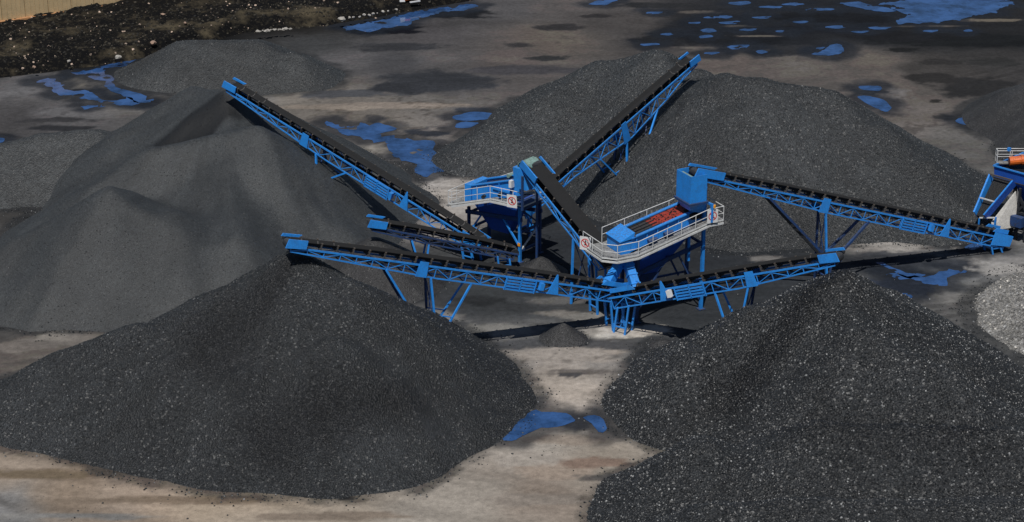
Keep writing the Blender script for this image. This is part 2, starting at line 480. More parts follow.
def band(p, q, w0, w1, seed, soft=.15):
    """A streak of darker coal lying from p to q (ground coordinates), w0 wide at p and w1 at q."""
    def f(X, Y):
        dx, dy = q.x - p.x, q.y - p.y; L = math.hypot(dx, dy)
        t = ((X - p.x) * dx + (Y - p.y) * dy) / L / L
        d = np.abs((X - p.x) * -dy + (Y - p.y) * dx) / L
        w = w0 + (w1 - w0) * np.clip(t, 0, 1) + .9 * fbm(X * .35, Y * .35, seed, 4)
        return (1 - sstep(w * soft, w * 1.15, d)) * sstep(-.12, .0, t) * (1 - sstep(.8, 1.05, t + .12 * fbm(X * .4, Y * .4, seed + 4, 3)))
    return f


def many(*fs):
    return lambda X, Y: np.clip(sum(f(X, Y) for f in fs), 0, 1)


build_pile('coarse', 'coal_pile', COAL_COARSE, 'tallest near heap of coarse glittering black coal at the right front, below a conveyor head', .32,
           'coal piles', ('coal_lumps', LUMP_COARSE, 80, .05, .165, 1),
           many(band(K(848, 264, 9), K(715, 400, 2.5), 1.2, 3.2, 5), band(K(790, 420, 5), K(1000, 450, 5), 3.6, 4.5, 6, .0)))
build_pile('washed', 'coal_pile', COAL_MID, 'wide near heap of black coal at the left front beside the pale dirt road', .32,
           'coal piles', ('coal_lumps', LUMP_MID, 64, .035, .105, 2),
           many(band(K(288, 254, 9.5), K(190, 390, 3), 1.0, 6.5, 7), band(K(420, 420, 1.5), K(230, 450, 2), 2.5, 5, 8, .0)))
build_pile('fine', 'coal_pile', COAL_FINE, 'smooth grey heap of fine coal with humps at the left, under the longest conveyor', .4,
           'coal piles', ('coal_lumps', LUMP_FINE, 9, .03, .12, 6), band(K(228, 94, 9), K(150, 146, 6.0), 1.7, 3.4, 15, .8))
build_pile('leftmound', 'coal_pile', COAL_FAR, 'low rounded grey mound of fine coal at the left edge behind the humped heap', .5, 'coal piles')
build_pile('screened', 'coal_pile', COAL_BACK, 'broadest heap of dark speckled coal at the back right, behind the screening plants', .42,
           'coal piles', ('coal_lumps', LUMP_BACK, 26, .05, .15, 3), band(K(702, 64, 9), K(735, 82, 7.5), .8, 1.6, 19, .7))
build_pile('farleft', 'coal_pile', COAL_FAR, 'distant flat-topped coal heap beside the dark rubble bank', .5,
           'coal piles', ('coal_lumps', LUMP_BACK, 8, .05, .15, 4))
build_pile('farright', 'coal_pile', COAL_DARK, 'distant dark heap at the right edge beside a small puddle', .6, 'coal piles', xlim=(-75, 130))
build_pile('gravel', 'gravel_pile', GRAVEL, 'pale grey gravel heap at the right edge behind the coarse coal heap', .3, None,
           ('gravel_stones', LUMP_GRAVEL, 40, .05, .22, 5))
build_pile('small', 'coal_pile', COAL_DARK, 'small dark cone of coal under the head of the short low conveyor', .25, 'coal piles')
for i, lb in enumerate(('little coal spill directly under the rear screening plant beside its front leg',
                        'little steep coal spill at the right legs of the rear screening plant',
                        'little flat coal spill left of the rear screening plant legs')):
    build_pile('spill%d' % i, 'coal_heap', COAL_DARK, lb, .15, 'spilled heaps')
build_pile('heap', 'coal_heap', COAL_DARK, 'knee-high coal heap standing alone on pale ground left of the conveyor tails', .12, 'spilled heaps')
build_pile('heap2', 'coal_heap', COAL_DARK, 'flat little coal heap on the ground right of the conveyor tails', .12, 'spilled heaps')

# ------------------------------------------------------------------ puddles (outlines surveyed), water sheets
PUDDLES = [
    ('long pool of blue water between the back heaps', 'main', [(322, 121), (345, 124), (372, 123), (392, 128), (384, 134), (402, 139), (430, 141), (438, 150), (434, 161), (444, 172), (424, 176), (412, 164), (398, 158), (392, 150), (370, 141), (356, 138), (340, 131)]),
    ('', '', [(452, 117), (470, 113), (492, 113), (488, 118), (466, 121)]),
    ('', '', [(458, 123), (478, 122), (472, 127), (456, 128)]),
    ('', '', [(40, 80), (52, 79), (66, 88), (86, 91), (96, 98), (112, 100), (128, 98), (140, 104), (112, 105), (94, 108), (78, 104), (74, 99), (60, 94), (50, 88)]),
    ('', '', [(72, 74), (90, 70), (104, 68), (106, 75), (114, 82), (124, 88), (138, 94), (150, 101), (140, 103), (126, 98), (112, 90), (98, 81), (84, 77)]),
    ('', '', [(100, 67), (114, 64), (130, 61), (136, 60), (124, 66), (110, 68)]),
    ('', '', [(346, 27), (366, 23), (390, 18), (420, 12), (448, 8), (476, 4), (462, 9), (430, 16), (412, 22), (382, 27), (362, 31)]),
    ('', '', [(500, 438), (508, 428), (520, 420), (538, 411), (552, 413), (572, 419), (572, 423), (548, 428), (526, 436), (512, 441)]),
    ('', '', [(583, 418), (594, 416), (604, 420), (606, 430), (598, 432), (592, 424)]),
    ('', '', [(880, 4), (905, 2), (925, -6), (990, -6), (1016, 4), (1008, 9), (990, 13), (962, 17), (940, 22), (915, 24), (898, 23), (905, 17), (912, 14), (896, 12)]),
    ('', '', [(840, 2), (868, 4), (890, 8), (896, 11), (880, 12), (858, 9)]),
    ('', '', [(704, 17), (718, 15), (732, 16), (730, 18), (706, 18)]),
    ('', '', [(719, 23), (728, 21), (740, 21), (735, 24)]),
    ('', '', [(700, 30), (710, 28), (716, 31), (706, 33)]),
    ('', '', [(726, 47), (734, 45), (750, 45), (744, 49), (732, 49)]),
    ('', '', [(756, 52), (762, 50), (768, 52), (762, 54)]),
    ('', '', [(812, 55), (822, 50), (832, 45), (842, 46), (844, 52), (836, 55)]),
    ('', '', [(858, 87), (868, 85), (880, 86), (879, 90), (862, 90)]),
    ('', '', [(858, 97), (870, 96), (884, 100), (892, 108), (886, 112), (868, 104)]),
    ('', '', [(955, 121), (962, 118), (972, 119), (976, 123), (966, 125)]),
    ('', '', [(884, 276), (905, 273), (928, 278), (950, 272), (968, 268), (950, 280), (925, 290), (908, 298), (896, 290)]),
    ('', '', [(728, 3), (745, 1), (752, 3), (738, 5)]),
    ('', '', [(963, 31), (968, 29), (973, 31), (967, 32)]),
    ('', '', [(588, 4), (604, 0), (620, 0), (606, 5)]),
    ('', '', [(700, 36), (712, 35), (712, 37), (700, 38)]),
    ('', '', [(-6, 140), (0, 138), (5, 139), (2, 143), (-6, 144)]),
    ('', '', [(876, 262), (884, 263), (900, 270), (925, 275), (908, 277), (890, 270)]),
    ('', '', [(962, 248), (976, 244), (990, 244), (1000, 247), (990, 252), (972, 251)]),
    ('', '', [(758, 7), (766, 6), (782, 6), (776, 8), (764, 8)]),
    ('', '', [(781, 4), (791, 3), (809, 3), (802, 5), (788, 5)]),
    ('', '', [(806, 10), (816, 9), (834, 9), (827, 11), (813, 11)]),
    ('', '', [(752, 17), (759, 16), (772, 16), (767, 18), (757, 18)]),
    ('', '', [(792, 22), (798, 21), (808, 21), (804, 23), (796, 23)]),
    ('', '', [(824, 27), (832, 26), (848, 26), (842, 28), (830, 28)]),
    ('', '', [(851, 32), (857, 31), (869, 31), (864, 33), (856, 33)]),
    ('', '', [(704, 53), (710, 52), (720, 52), (716, 54), (708, 54)]),
    ('', '', [(687, 23), (692, 22), (701, 22), (697, 24), (691, 24)]),
    ('', '', [(739, 30), (745, 29), (757, 29), (752, 31), (744, 31)]),
    ('', '', [(776, 31), (783, 30), (796, 30), (791, 32), (781, 32)]),
    ('', '', [(868, 28), (876, 27), (892, 27), (886, 29), (874, 29)]),
    ('', '', [(922, 31), (928, 30), (938, 30), (934, 32), (926, 32)]),
    ('', '', [(660, 34), (666, 33), (676, 33), (672, 35), (664, 35)]),
    ('', '', [(646, 13), (652, 12), (664, 12), (659, 14), (651, 14)]),
    ('', '', [(815, 48), (819, 47), (825, 47), (822, 49), (818, 49)]),
    ('', '', [(640, 44), (655, 43), (660, 45), (645, 46)]),
]
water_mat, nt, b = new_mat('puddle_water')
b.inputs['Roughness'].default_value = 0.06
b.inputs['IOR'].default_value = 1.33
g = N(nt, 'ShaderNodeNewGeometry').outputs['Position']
lnk(nt, mixc(nt, ramp(nt, noise(nt, .35, 6, g, .7), .36, .60), (.010, .028, .075), (.034, .092, .245)), b.inputs['Base Color'])  # reflected sky's blue put into the base colour; darker patches are shallow mud
bp = N(nt, 'ShaderNodeBump'); bp.inputs['Strength'].default_value = .05; bp.inputs['Distance'].default_value = .02
lnk(nt, noise(nt, 1.5, 3, g), bp.inputs['Height']); lnk(nt, bp.outputs[0], b.inputs['Normal'])
puddle_world = []
for name_, tg, pts in PUDDLES:
    P2 = [K(u, v, 0) for u, v in pts]
    n = len(P2); out = []
    for i in range(n):                                    # smooth closed outline, then ragged shore
        p0, p1, p2, p3 = P2[i - 1], P2[i], P2[(i + 1) % n], P2[(i + 2) % n]
        L = (p2 - p1).length; m = max(2, int(L / .35))
        for k in range(m):
            t = k / m
            q = 0.5 * ((2 * p1) + (p2 - p0) * t + (2 * p0 - 5 * p1 + 4 * p2 - p3) * t * t + (3 * p1 - p0 - 3 * p2 + p3) * t ** 3)
            out.append(q)
    ax = np.array([q.x for q in out]); ay = np.array([q.y for q in out])
    amp = min(1.1, (ax.max() - ax.min()) * .10)
    nx_ = ax + amp * fbm(ax * .6, ay * .6, 200, 4, .6); ny_ = ay + amp * 1.6 * fbm(ax * .6, ay * .6, 210, 4, .6) + .18 * fbm(ax * 2.5, ay * 2.5, 215, 2)
    puddle_world.append((nx_, ny_))
    lev = .001 if pts[0] in ((884, 276), (876, 262), (962, 248)) else (.007 if pts[0] in ((40, 80), (72, 74)) else (.003 if len(pts) == 5 and pts[0][1] < 60 else .012))
    verts = [(float(x), float(y), lev) for x, y in zip(nx_, ny_)]
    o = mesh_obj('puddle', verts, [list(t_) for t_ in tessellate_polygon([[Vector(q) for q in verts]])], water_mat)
    if o.data.polygons[0].normal.z < 0: o.data.flip_normals()
    o['kind'] = 'structure'

# ------------------------------------------------------------------ the ground: one sheet, its dust, mud and coal stains as colour
def srgb(c):
    c = np.array(c, float) / 255
    return np.where(c <= .04045, c / 12.92, ((c + .055) / 1.055) ** 2.4)


gx = np.concatenate([[-4000, -1500, -600, -300, -160, -110], np.arange(-80, 92, .25), [110, 160, 300, 600, 1500, 4000]])
gy = np.concatenate([[-1500, -400, -100, 20, 60, 84], np.arange(96, 246, .27), [256, 280, 340, 500, 1200, 5000]])
X, Y = np.meshgrid(gx, gy)
wx = X + 2.2 * fbm(X * .11, Y * .11, 301, 4) + .5 * fbm(X * .7, Y * .7, 303, 3); wy = Y + 3.0 * fbm(X * .11, Y * .11, 305, 4) + .7 * fbm(X * .7, Y * .7, 307, 3)
CTRL = [  # what colour the dirt is at surveyed points
    (0, 460, (140, 126, 112)), (80, 490, (128, 113, 98)), (0, 515, (118, 116, 114)), (150, 478, (146, 131, 117)), (250, 500, (150, 137, 122)), (350, 508, (146, 134, 120)),
    (450, 500, (150, 141, 130)), (540, 480, (135, 122, 110)), (540, 445, (150, 142, 132)), (600, 450, (140, 130, 118)), (570, 395, (158, 149, 140)), (560, 365, (150, 141, 132)),
    (620, 365, (128, 122, 116)), (640, 345, (80, 80, 80)), (600, 333, (120, 115, 110)), (520, 300, (66, 67, 68)), (450, 300, (58, 59, 61)), (430, 315, (100, 97, 94)), (540, 320, (88, 87, 86)),
    (500, 330, (92, 90, 88)), (480, 290, (55, 57, 58)), (680, 320, (48, 50, 52)), (720, 300, (50, 52, 54)), (780, 270, (46, 48, 51)), (740, 255, (46, 48, 51)), (850, 245, (110, 106, 102)),
    (890, 243, (140, 134, 128)), (930, 240, (125, 121, 117)), (960, 262, (72, 73, 75)), (900, 262, (60, 62, 65)), (980, 285, (110, 108, 105)), (940, 300, (96, 94, 92)), (1010, 265, (125, 122, 118)), (1010, 240, (110, 108, 106)), (1000, 350, (85, 84, 82)),
    (440, 190, (134, 128, 123)), (455, 215, (125, 120, 116)), (430, 185, (140, 134, 128)), (400, 165, (95, 92, 90)), (360, 110, (96, 90, 84)), (420, 100, (92, 88, 84)), (300, 100, (104, 98, 91)), (270, 93, (98, 95, 92)), (450, 80, (70, 68, 68)),
    (500, 60, (82, 76, 73)), (400, 60, (66, 65, 66)), (420, 35, (72, 69, 69)), (560, 40, (88, 82, 76)), (560, 12, (78, 74, 72)), (640, 20, (72, 68, 66)), (500, 10, (74, 72, 72)), (540, 85, (78, 74, 72)),
    (690, 25, (34, 34, 36)), (740, 30, (30, 31, 34)), (800, 40, (32, 33, 36)), (870, 30, (30, 31, 34)), (780, 12, (34, 35, 38)), (1000, 30, (34, 34, 35)), (940, 35, (34, 34, 35)),
    (720, 60, (84, 78, 74)), (800, 68, (88, 83, 79)), (880, 60, (88, 82, 77)), (900, 90, (82, 77, 73)), (940, 70, (60, 57, 55)), (1000, 60, (56, 54, 53)), (920, 120, (94, 88, 84)), (980, 150, (84, 82, 80)), (960, 135, (86, 83, 80)),
    (20, 90, (88, 86, 86)), (60, 115, (86, 84, 84)), (30, 120, (62, 60, 60)), (90, 90, (95, 91, 86)), (20, 195, (72, 70, 69)), (60, 196, (88, 85, 83)), (0, 210, (64, 62, 60)), (20, 345, (84, 79, 75)), (5, 330, (72, 70, 68)), (50, 338, (110, 104, 98)),
    (60, 40, (20, 19, 17)), (150, 25, (20, 19, 17)), (250, 15, (18, 17, 16)), (350, 5, (14, 14, 14)), (0, 60, (22, 21, 19)), (100, 62, (18, 18, 18)), (200, 40, (22, 22, 22)), (300, 22, (30, 28, 26)),
    (560, 240, (44, 46, 49)), (590, 262, (43, 45, 48)), (575, 215, (46, 48, 50)), (700, 250, (42, 44, 47)), (540, 282, (46, 48, 49)), (670, 290, (40, 42, 44)), (740, 285, (44, 46, 48)), (800, 250, (48, 50, 52)), (580, 300, (62, 62, 62)), (620, 310, (60, 60, 60)),
    (380, 140, (110, 104, 98)), (330, 60, (80, 78, 78)), (310, 45, (60, 60, 60)), (440, 55, (78, 75, 74)), (470, 130, (104, 98, 94)),
]
num = np.zeros(X.shape + (3,)); den = np.zeros(X.shape)
for u, v, c in CTRL:
    p = K(u, v, 0)
    d2 = (wx - p.x) ** 2 + ((wy - p.y) * .75) ** 2
    w = 1 / (d2 + 1.5) ** 1.9
    num += w[..., None] * np.log(srgb(c) + .002); den += w
col = np.exp(num / den[..., None]) - .002


def blot(u, v, ru, rv, c, soft=.22, ang=0, amt=1.0, rag=.85):
    """A stain with a ragged edge: centre (u, v), half-sizes in picture units at that spot."""
    global col
    p = K(u, v, 0); ex = (K(u + ru, v, 0) - p).x; ey = (K(u, v - rv, 0) - p).y
    ca, sa = math.cos(ang), math.sin(ang)
    dx = (X - p.x); dy = (Y - p.y)
    a = (dx * ca + dy * sa) / ex; b_ = (-dx * sa + dy * ca) / ey
    d = np.sqrt(a * a + b_ * b_) + rag * (.75 * fbm(a * 1.6 + u, b_ * 1.1 + v, int(u * 7 + v), 6, .62) + .4 * fbm(X * .5, Y * .6, int(u * 7 + v) + 3, 5, .62))
    m = (1 - sstep(1 - soft, 1 + soft, d)) * amt
    col = col * (1 - m[..., None]) + srgb(c) * m[..., None]


BLOTS = [
    (440, 83, 60, 11, (50, 51, 54)), (350, 93, 50, 5, (66, 66, 68)), (400, 47, 42, 4, (52, 52, 54)), (560, 27, 22, 3, (52, 50, 50)), (660, 5, 40, 2.5, (40, 40, 41)), (520, 45, 14, 2, (54, 52, 52)),
    (430, 132, 24, 5, (50, 52, 57)), (470, 110, 18, 3, (58, 60, 66)), (376, 118, 14, 4, (62, 60, 60)), (395, 88, 26, 5, (46, 47, 50)), (540, 70, 60, 5, (64, 62, 64)), (545, 58, 20, 2.5, (46, 46, 46)), (596, 16, 16, 2, (50, 48, 48)),
    (380, 28, 40, 5, (14, 16, 22)), (450, 14, 40, 4, (26, 27, 30)),
    (440, 192, 20, 11, (140, 134, 128)), (372, 148, 18, 4, (126, 120, 112)),
    (400, 105, 60, 3, (118, 108, 99)), (330, 107, 50, 3, (122, 112, 102)), (470, 130, 36, 3, (120, 112, 106)), (270, 92, 40, 3, (112, 107, 100)), (560, 97, 20, 3, (108, 100, 94)),
    (890, 242, 46, 8, (148, 141, 134)), (950, 236, 26, 3.5, (136, 131, 126)), (800, 262, 10, 2.5, (100, 97, 94)), (766, 258, 18, 3.5, (108, 104, 100)), (1000, 262, 30, 6, (126, 122, 118)),
    (930, 262, 46, 6, (60, 62, 66)), (870, 268, 20, 5, (52, 54, 57)), (905, 286, 30, 11, (58, 64, 78)), (975, 300, 36, 8, (118, 115, 111)), (890, 254, 30, 3, (74, 74, 76)),
    (440, 318, 26, 8, (104, 101, 98)), (500, 330, 40, 6, (112, 109, 104)), (560, 300, 34, 4, (92, 90, 88)), (560, 313, 26, 3, (112, 107, 101)), (515, 308, 30, 5, (56, 57, 58)), (480, 300, 26, 5, (44, 45, 46)), (590, 316, 24, 4, (120, 116, 110)),
    (606, 333, 38, 6, (150, 144, 136)), (640, 329, 30, 4, (166, 160, 150)), (620, 336, 22, 3, (182, 176, 166)), (548, 344, 60, 7, (74, 74, 75)), (620, 345, 40, 5, (80, 79, 79)),
    (568, 357, 60, 5, (146, 137, 128)), (650, 360, 24, 9, (66, 67, 69)), (575, 400, 42, 22, (160, 151, 142)), (580, 372, 30, 2.5, (98, 92, 88)), (572, 375, 14, 2.5, (70, 68, 68)), (600, 352, 30, 2.5, (146, 136, 126)),
    (560, 470, 44, 8, (140, 126, 113)), (600, 462, 40, 5, (122, 104, 92)), (520, 458, 40, 7, (148, 139, 129)), (540, 500, 60, 6, (132, 122, 112)), (598, 478, 22, 4, (88, 84, 80)), (570, 440, 40, 5, (138, 126, 114)),
    (190, 470, 16, 2.5, (40, 39, 38)), (345, 498, 9, 1.8, (44, 42, 40)),
    (60, 474, 80, 5, (106, 93, 79)), (170, 500, 100, 4, (112, 99, 86)), (60, 516, 120, 3, (120, 117, 113)), (250, 484, 90, 3.5, (160, 146, 131)), (40, 450, 60, 5, (150, 136, 121)), (330, 516, 80, 4, (120, 108, 96)),
    (850, 18, 70, 6, (24, 25, 28)), (720, 38, 60, 7, (26, 27, 30)), (800, 30, 60, 5, (28, 29, 33)), (960, 40, 80, 6, (26, 27, 28)), (780, 50, 50, 5, (44, 44, 46)), (660, 40, 26, 6, (34, 34, 36)), (900, 36, 60, 5, (28, 28, 30)),
    (975, 88, 46, 9, (42, 41, 41)), (930, 78, 26, 5, (44, 42, 41)), (940, 62, 20, 3, (46, 44, 43)), (900, 50, 16, 2, (32, 32, 32)), (990, 62, 30, 4, (48, 47, 46)), (935, 101, 6, 1.5, (44, 42, 40)), (1000, 134, 20, 2, (46, 46, 47)),
    (740, 26, 20, .9, (92, 86, 80)), (760, 36, 26, .9, (84, 79, 74)), (700, 48, 24, 1.2, (84, 79, 75)), (765, 50, 5, 1, (90, 84, 78)), (985, 20, 30, 1.5, (92, 85, 77)), (700, 12, 20, 1.5, (80, 75, 70)), (930, 26, 40, .9, (80, 75, 70)),
    (60, 128, 34, 3, (44, 44, 46)), (120, 82, 20, 4, (110, 104, 96)), (60, 120, 40, 2.5, (52, 51, 52)), (10, 188, 26, 2.5, (16, 17, 19)), (80, 92, 14, 3.5, (40, 41, 44)), (95, 85, 16, 3, (112, 106, 98)),
    (880, 94, 24, 8, (96, 92, 90)), (866, 92, 18, 3, (50, 52, 55)), (945, 117, 14, 3, (62, 60, 58)), (60, 332, 14, 2, (122, 116, 108)),
]
for q in BLOTS:
    blot(*q)
# wet dark margin round the puddles: mud soaked by the water
for ax, ay in puddle_world:
    x0, x1, y0, y1 = ax.min() - 3, ax.max() + 3, ay.min() - 3, ay.max() + 3
    m = (X > x0) & (X < x1) & (Y > y0) & (Y < y1)
    if not m.any(): continue
    xx, yy = X[m], Y[m]
    d = np.full(xx.shape, 9.)
    for i in range(0, len(ax), 2):
        d = np.minimum(d, np.hypot(xx - ax[i], (yy - ay[i])))
    w = (1 - sstep(.5, 2.2, d + 1.3 * fbm(xx * .5, yy * .5, 400, 4))) * .78
    c = col[m]; col[m] = c * (1 - w[:, None]) + np.array([.014, .017, .023]) * w[:, None]
# spilled coal dust next to every pile, and wheel-drawn streaks
toe = np.zeros(X.shape)
for k in PILES:
    lim = PILES[k]
    toe = np.maximum(toe, np.clip(1 + pile_full(X, Y, k) / (1.6 if k not in ('heap', 'heap2', 'spill0', 'spill1', 'spill2', 'small') else .7), 0, 1))
tn = np.clip(toe + .55 * fbm(X * .4, Y * .4, 411, 5, .6), 0, 1) * (toe > 0)
w = sstep(.45, .98, tn) * .7
col = col * (1 - w[..., None]) + np.array([.022, .0235, .0255]) * w[..., None]
road = sstep(K(0, 430).y + 3, K(0, 470).y, Y)
for q in ((895, 243, 50, 7, (150, 144, 137)), (940, 237, 24, 3, (140, 135, 130)), (442, 190, 17, 9, (150, 144, 138)), (452, 208, 18, 8, (138, 133, 128)), (628, 331, 36, 4, (168, 161, 152)), (1000, 268, 26, 6, (138, 134, 129)), (430, 316, 24, 5, (120, 116, 112)), (766, 258, 16, 2.5, (112, 108, 104)), (560, 352, 50, 6, (150, 141, 132)), (20, 346, 30, 6, (104, 98, 93)), (50, 337, 18, 3, (118, 112, 105))):
    blot(*q)
bend = 5 * fbm(X * .022, Y * .03, 421, 3)
nA = X * .34 + Y * .94 + bend; tA = X * .94 - Y * .34
nB = Y * .97 - X * .10 + 1.6 * bend; tB = X
wA = 1 - sstep(118, 134, Y + X * .3)
stA = .6 * fbm(tA * .012, nA * .45, 431, 4, .55) + .6 * fbm(tA * .016, nA * 1.7, 433, 4, .55)
stB = .7 * fbm(tB * .035, nB * .28, 435, 5, .6) + .35 * fbm(tB * .05, nB * 1.1, 437, 3, .5)
col *= (1 + .42 * stA * wA + .34 * stB * (1 - wA))[..., None]
col *= (1 + (.24 - .14 * wA) * fbm(X * .45, Y * .45, 441, 5, .65))[..., None]
# paired tyre ruts pressed by the loaders, in wide arcs
for cx_, cy_, rr in ((-40, 20, 96), (-40, 20, 101.5), (10, 260, 118), (10, 260, 104), (60, 60, 84), (-20, 300, 128), (-70, 60, 62), (5, 90, 34), (-14, 88, 44)):
    rad = np.hypot(X - cx_, (Y - cy_) * 1.05) + 1.2 * fbm(X * .05, Y * .05, 443, 3)
    vis = sstep(-.1, .35, fbm(X * .07, Y * .07, int(rr) + 447, 3))
    for off in (0, 2.1):
        dd = np.abs(rad - rr - off)
        col *= (1 - .22 * vis * (1 - sstep(.22, .5, dd)) + .14 * vis * sstep(.3, .5, dd) * (1 - sstep(.5, .9, dd)))[..., None]
brown = sstep(0, .5, fbm(X * .06, Y * .09, 451, 4))
lum = col.mean(-1)
col *= 1 + (brown * sstep(.05, .16, lum))[..., None] * (np.array([.035, .0, -.045]))
flk = fbm(X * 1.1, Y * 1.3, 491, 4, .6) + .5 * fbm(X * .25, Y * .3, 493, 3)
col *= (1 - .42 * sstep(.28, .62, flk) * sstep(.05, .12, lum) * (1 - .8 * wA))[..., None]
col *= (1 + .12 * sstep(150, 165, Y) * sstep(.03, .07, lum))[..., None]
col = np.clip(np.where(col < .09, col * .92, col * .97) * np.array([.97, 1.0, 1.035]), .005, .62)

nx, ny = len(gx), len(gy)
bumpz = .05 * fbm(X * .33, Y * .42, 461, 6, .62)
inner = (X > -79) & (X < 91) & (Y > 97) & (Y < 245)
Zg = np.where(inner, bumpz - .006, -.01)
me = bpy.data.meshes.new('ground')
idx = np.arange(nx * ny).reshape(ny, nx)
q = np.stack([idx[:-1, :-1], idx[:-1, 1:], idx[1:, 1:], idx[1:, :-1]], -1).reshape(-1, 4)
me.vertices.add(nx * ny); me.vertices.foreach_set('co', np.stack([X, Y, Zg], -1).astype(np.float32).ravel())
me.loops.add(q.size); me.loops.foreach_set('vertex_index', q.astype(np.int32).ravel())
me.polygons.add(len(q)); me.polygons.foreach_set('loop_start', np.arange(0, q.size, 4, dtype=np.int32))
me.update(calc_edges=True)
ca = me.color_attributes.new('dirt', 'FLOAT_COLOR', 'POINT')
ca.data.foreach_set('color', np.concatenate([col, np.ones(col.shape[:2] + (1,))], -1).astype(np.float32).ravel())
ta = me.attributes.new('strewn', 'FLOAT', 'POINT')
ta.data.foreach_set('value', (sstep(.25, 1.0, tn) ** 2).astype(np.float32).ravel())
gm, nt, b = new_mat('yard_dirt')
at = N(nt, 'ShaderNodeAttribute', attribute_name='dirt')
g = N(nt, 'ShaderNodeNewGeometry').outputs['Position']
n1 = noise(nt, 2.2, 6, g, .65); n2 = noise(nt, 14, 3, g)
v = N(nt, 'ShaderNodeMix', data_type='RGBA', blend_type='MULTIPLY'); v.inputs[0].default_value = 1
lnk(nt, at.outputs['Color'], v.inputs[6]); lnk(nt, ramp(nt, mixc(nt, .4, n1, n2), .3, .7, (.62,) * 3, (1.34,) * 3), v.inputs[7])
lnk(nt, v.outputs[2], b.inputs['Base Color'])
b.inputs['Roughness'].default_value = .85
b.inputs['Specular IOR Level'].default_value = .08
bp = N(nt, 'ShaderNodeBump'); bp.inputs['Strength'].default_value = .5; bp.inputs['Distance'].default_value = .08
lnk(nt, n1, bp.inputs['Height']); lnk(nt, bp.outputs[0], b.inputs['Normal'])
me.materials.append(gm)
ground = link('ground', me); ground['kind'] = 'structure'
# loose coal lumps that rolled off the piles: near yard only
sel = (X[:-1, :-1] > -70) & (X[1:, 1:] < 85) & (Y[:-1, :-1] > 97) & (Y[1:, 1:] < 175) & (Y[:-1, :-1] > 90)
q2 = np.stack([idx[:-1, :-1], idx[:-1, 1:], idx[1:, 1:], idx[1:, :-1]], -1)[sel]
used = np.unique(q2); remap = -np.ones(nx * ny, int); remap[used] = np.arange(len(used))
me2 = bpy.data.meshes.new('loose_coal')
me2.from_pydata(np.stack([X.ravel(), Y.ravel(), Zg.ravel()], -1)[used].tolist(), [], remap[q2].tolist())
ta = me2.attributes.new('strewn', 'FLOAT', 'POINT')
ta.data.foreach_set('value', (sstep(.2, 1.0, tn) ** 2 + .03 * sstep(-.1, .5, fbm(X * .15, Y * .15, 497, 4)) * sstep(180, 150, Y)).ravel()[used].astype(np.float32))
lo = link('loose_coal', me2); tag(lo, 'loose coal lumps strewn on the ground along the feet of the heaps', 'coal', None, 'stuff')
scatter(lo, LUMP_MID, 24, .035, .17, 9, 'strewn')

# ------------------------------------------------------------------ rubble bank, boulders and wall at the top left
def rubble_profile(u):
    lo_ = np.interp(u, [-60, 0, 60, 130, 200, 250, 330, 400, 480, 560], [86, 79, 72, 62, 44, 33, 26, 14, 0, -14])
    hi_ = np.interp(u, [-60, 0, 142, 300, 560], [31, 22, 0, -30, -60])
    return lo_, hi_


rows = []
for u in np.arange(-60, 560, 2.0):
    lo_, hi_ = rubble_profile(u)
    a_, b_ = K(u, lo_), K(u, hi_)
    rows.append([(a_.lerp(b_, t)) for t in np.linspace(0, 1, 60)])
ra = np.array([[[p.x, p.y] for p in r_] for r_ in rows]); RX, RY = ra[..., 0], ra[..., 1]
T = np.linspace(0, 1, 60)[None, :] * np.ones((RX.shape[0], 1))
edge = sstep(0, .10, T)
RZ = edge * (1 - .75 * sstep(.86, .97, T)) * (1.1 + .5 * fbm(RX * .2, RY * .2, 501, 4) + .35 * fbm(RX * 1.1, RY * 1.1, 505, 4, .6)) - .1
vs = np.stack([RX, RY, RZ], -1).reshape(-1, 3); n0, n1_ = RX.shape
ii = np.arange(n0 * n1_).reshape(n0, n1_)
fq = np.stack([ii[:-1, :-1], ii[1:, :-1], ii[1:, 1:], ii[:-1, 1:]], -1).reshape(-1, 4)
rm, nt, b = new_mat('rubble_earth')
g = N(nt, 'ShaderNodeNewGeometry').outputs['Position']
f1 = ramp(nt, noise(nt, .16, 7, g, .68), .53, .66); f2 = ramp(nt, noise(nt, 2.5, 5, g, .7), .52, .62)
c = mixc(nt, f1, (.004, .004, .0045), (.070, .058, .038)); c = mixc(nt, f2, c, (.018, .016, .012))
lnk(nt, c, b.inputs['Base Color']); b.inputs['Roughness'].default_value = .95; b.inputs['Specular IOR Level'].default_value = .1
bank = mesh_obj('rubble_bank', vs.tolist(), fq.tolist(), rm, None, True); bank['kind'] = 'structure'
rub = link('rubble', bank.data.copy()); tag(rub, 'broken stones and scraps strewn over the dark bank below the wall', 'rubble', None, 'stuff')
scatter(rub, LUMP_RUBBLE, 3.2, .06, .36, 12)


def boulder(u, v, size, mat, name, label, seed, group=None, z=1.0, flat=.6):
    p = K(u, v, z); rnd = random.Random(seed)
    vs = []; fs = []
    import bmesh
    bm = bmesh.new(); bmesh.ops.create_icosphere(bm, subdivisions=2, radius=.5)
    for vv in bm.verts:
        s = 1 + rnd.uniform(-.22, .22)
        vv.co = Vector((vv.co.x * s * size, vv.co.y * s * size * .7, vv.co.z * s * size * flat))
    me_ = bpy.data.meshes.new(name); bm.to_mesh(me_); bm.free(); me_.materials.append(mat)
    o = link(name, me_); o.location = p; o.rotation_euler = (0, 0, rnd.uniform(0, 3))
    return tag(o, label, 'rock', group)


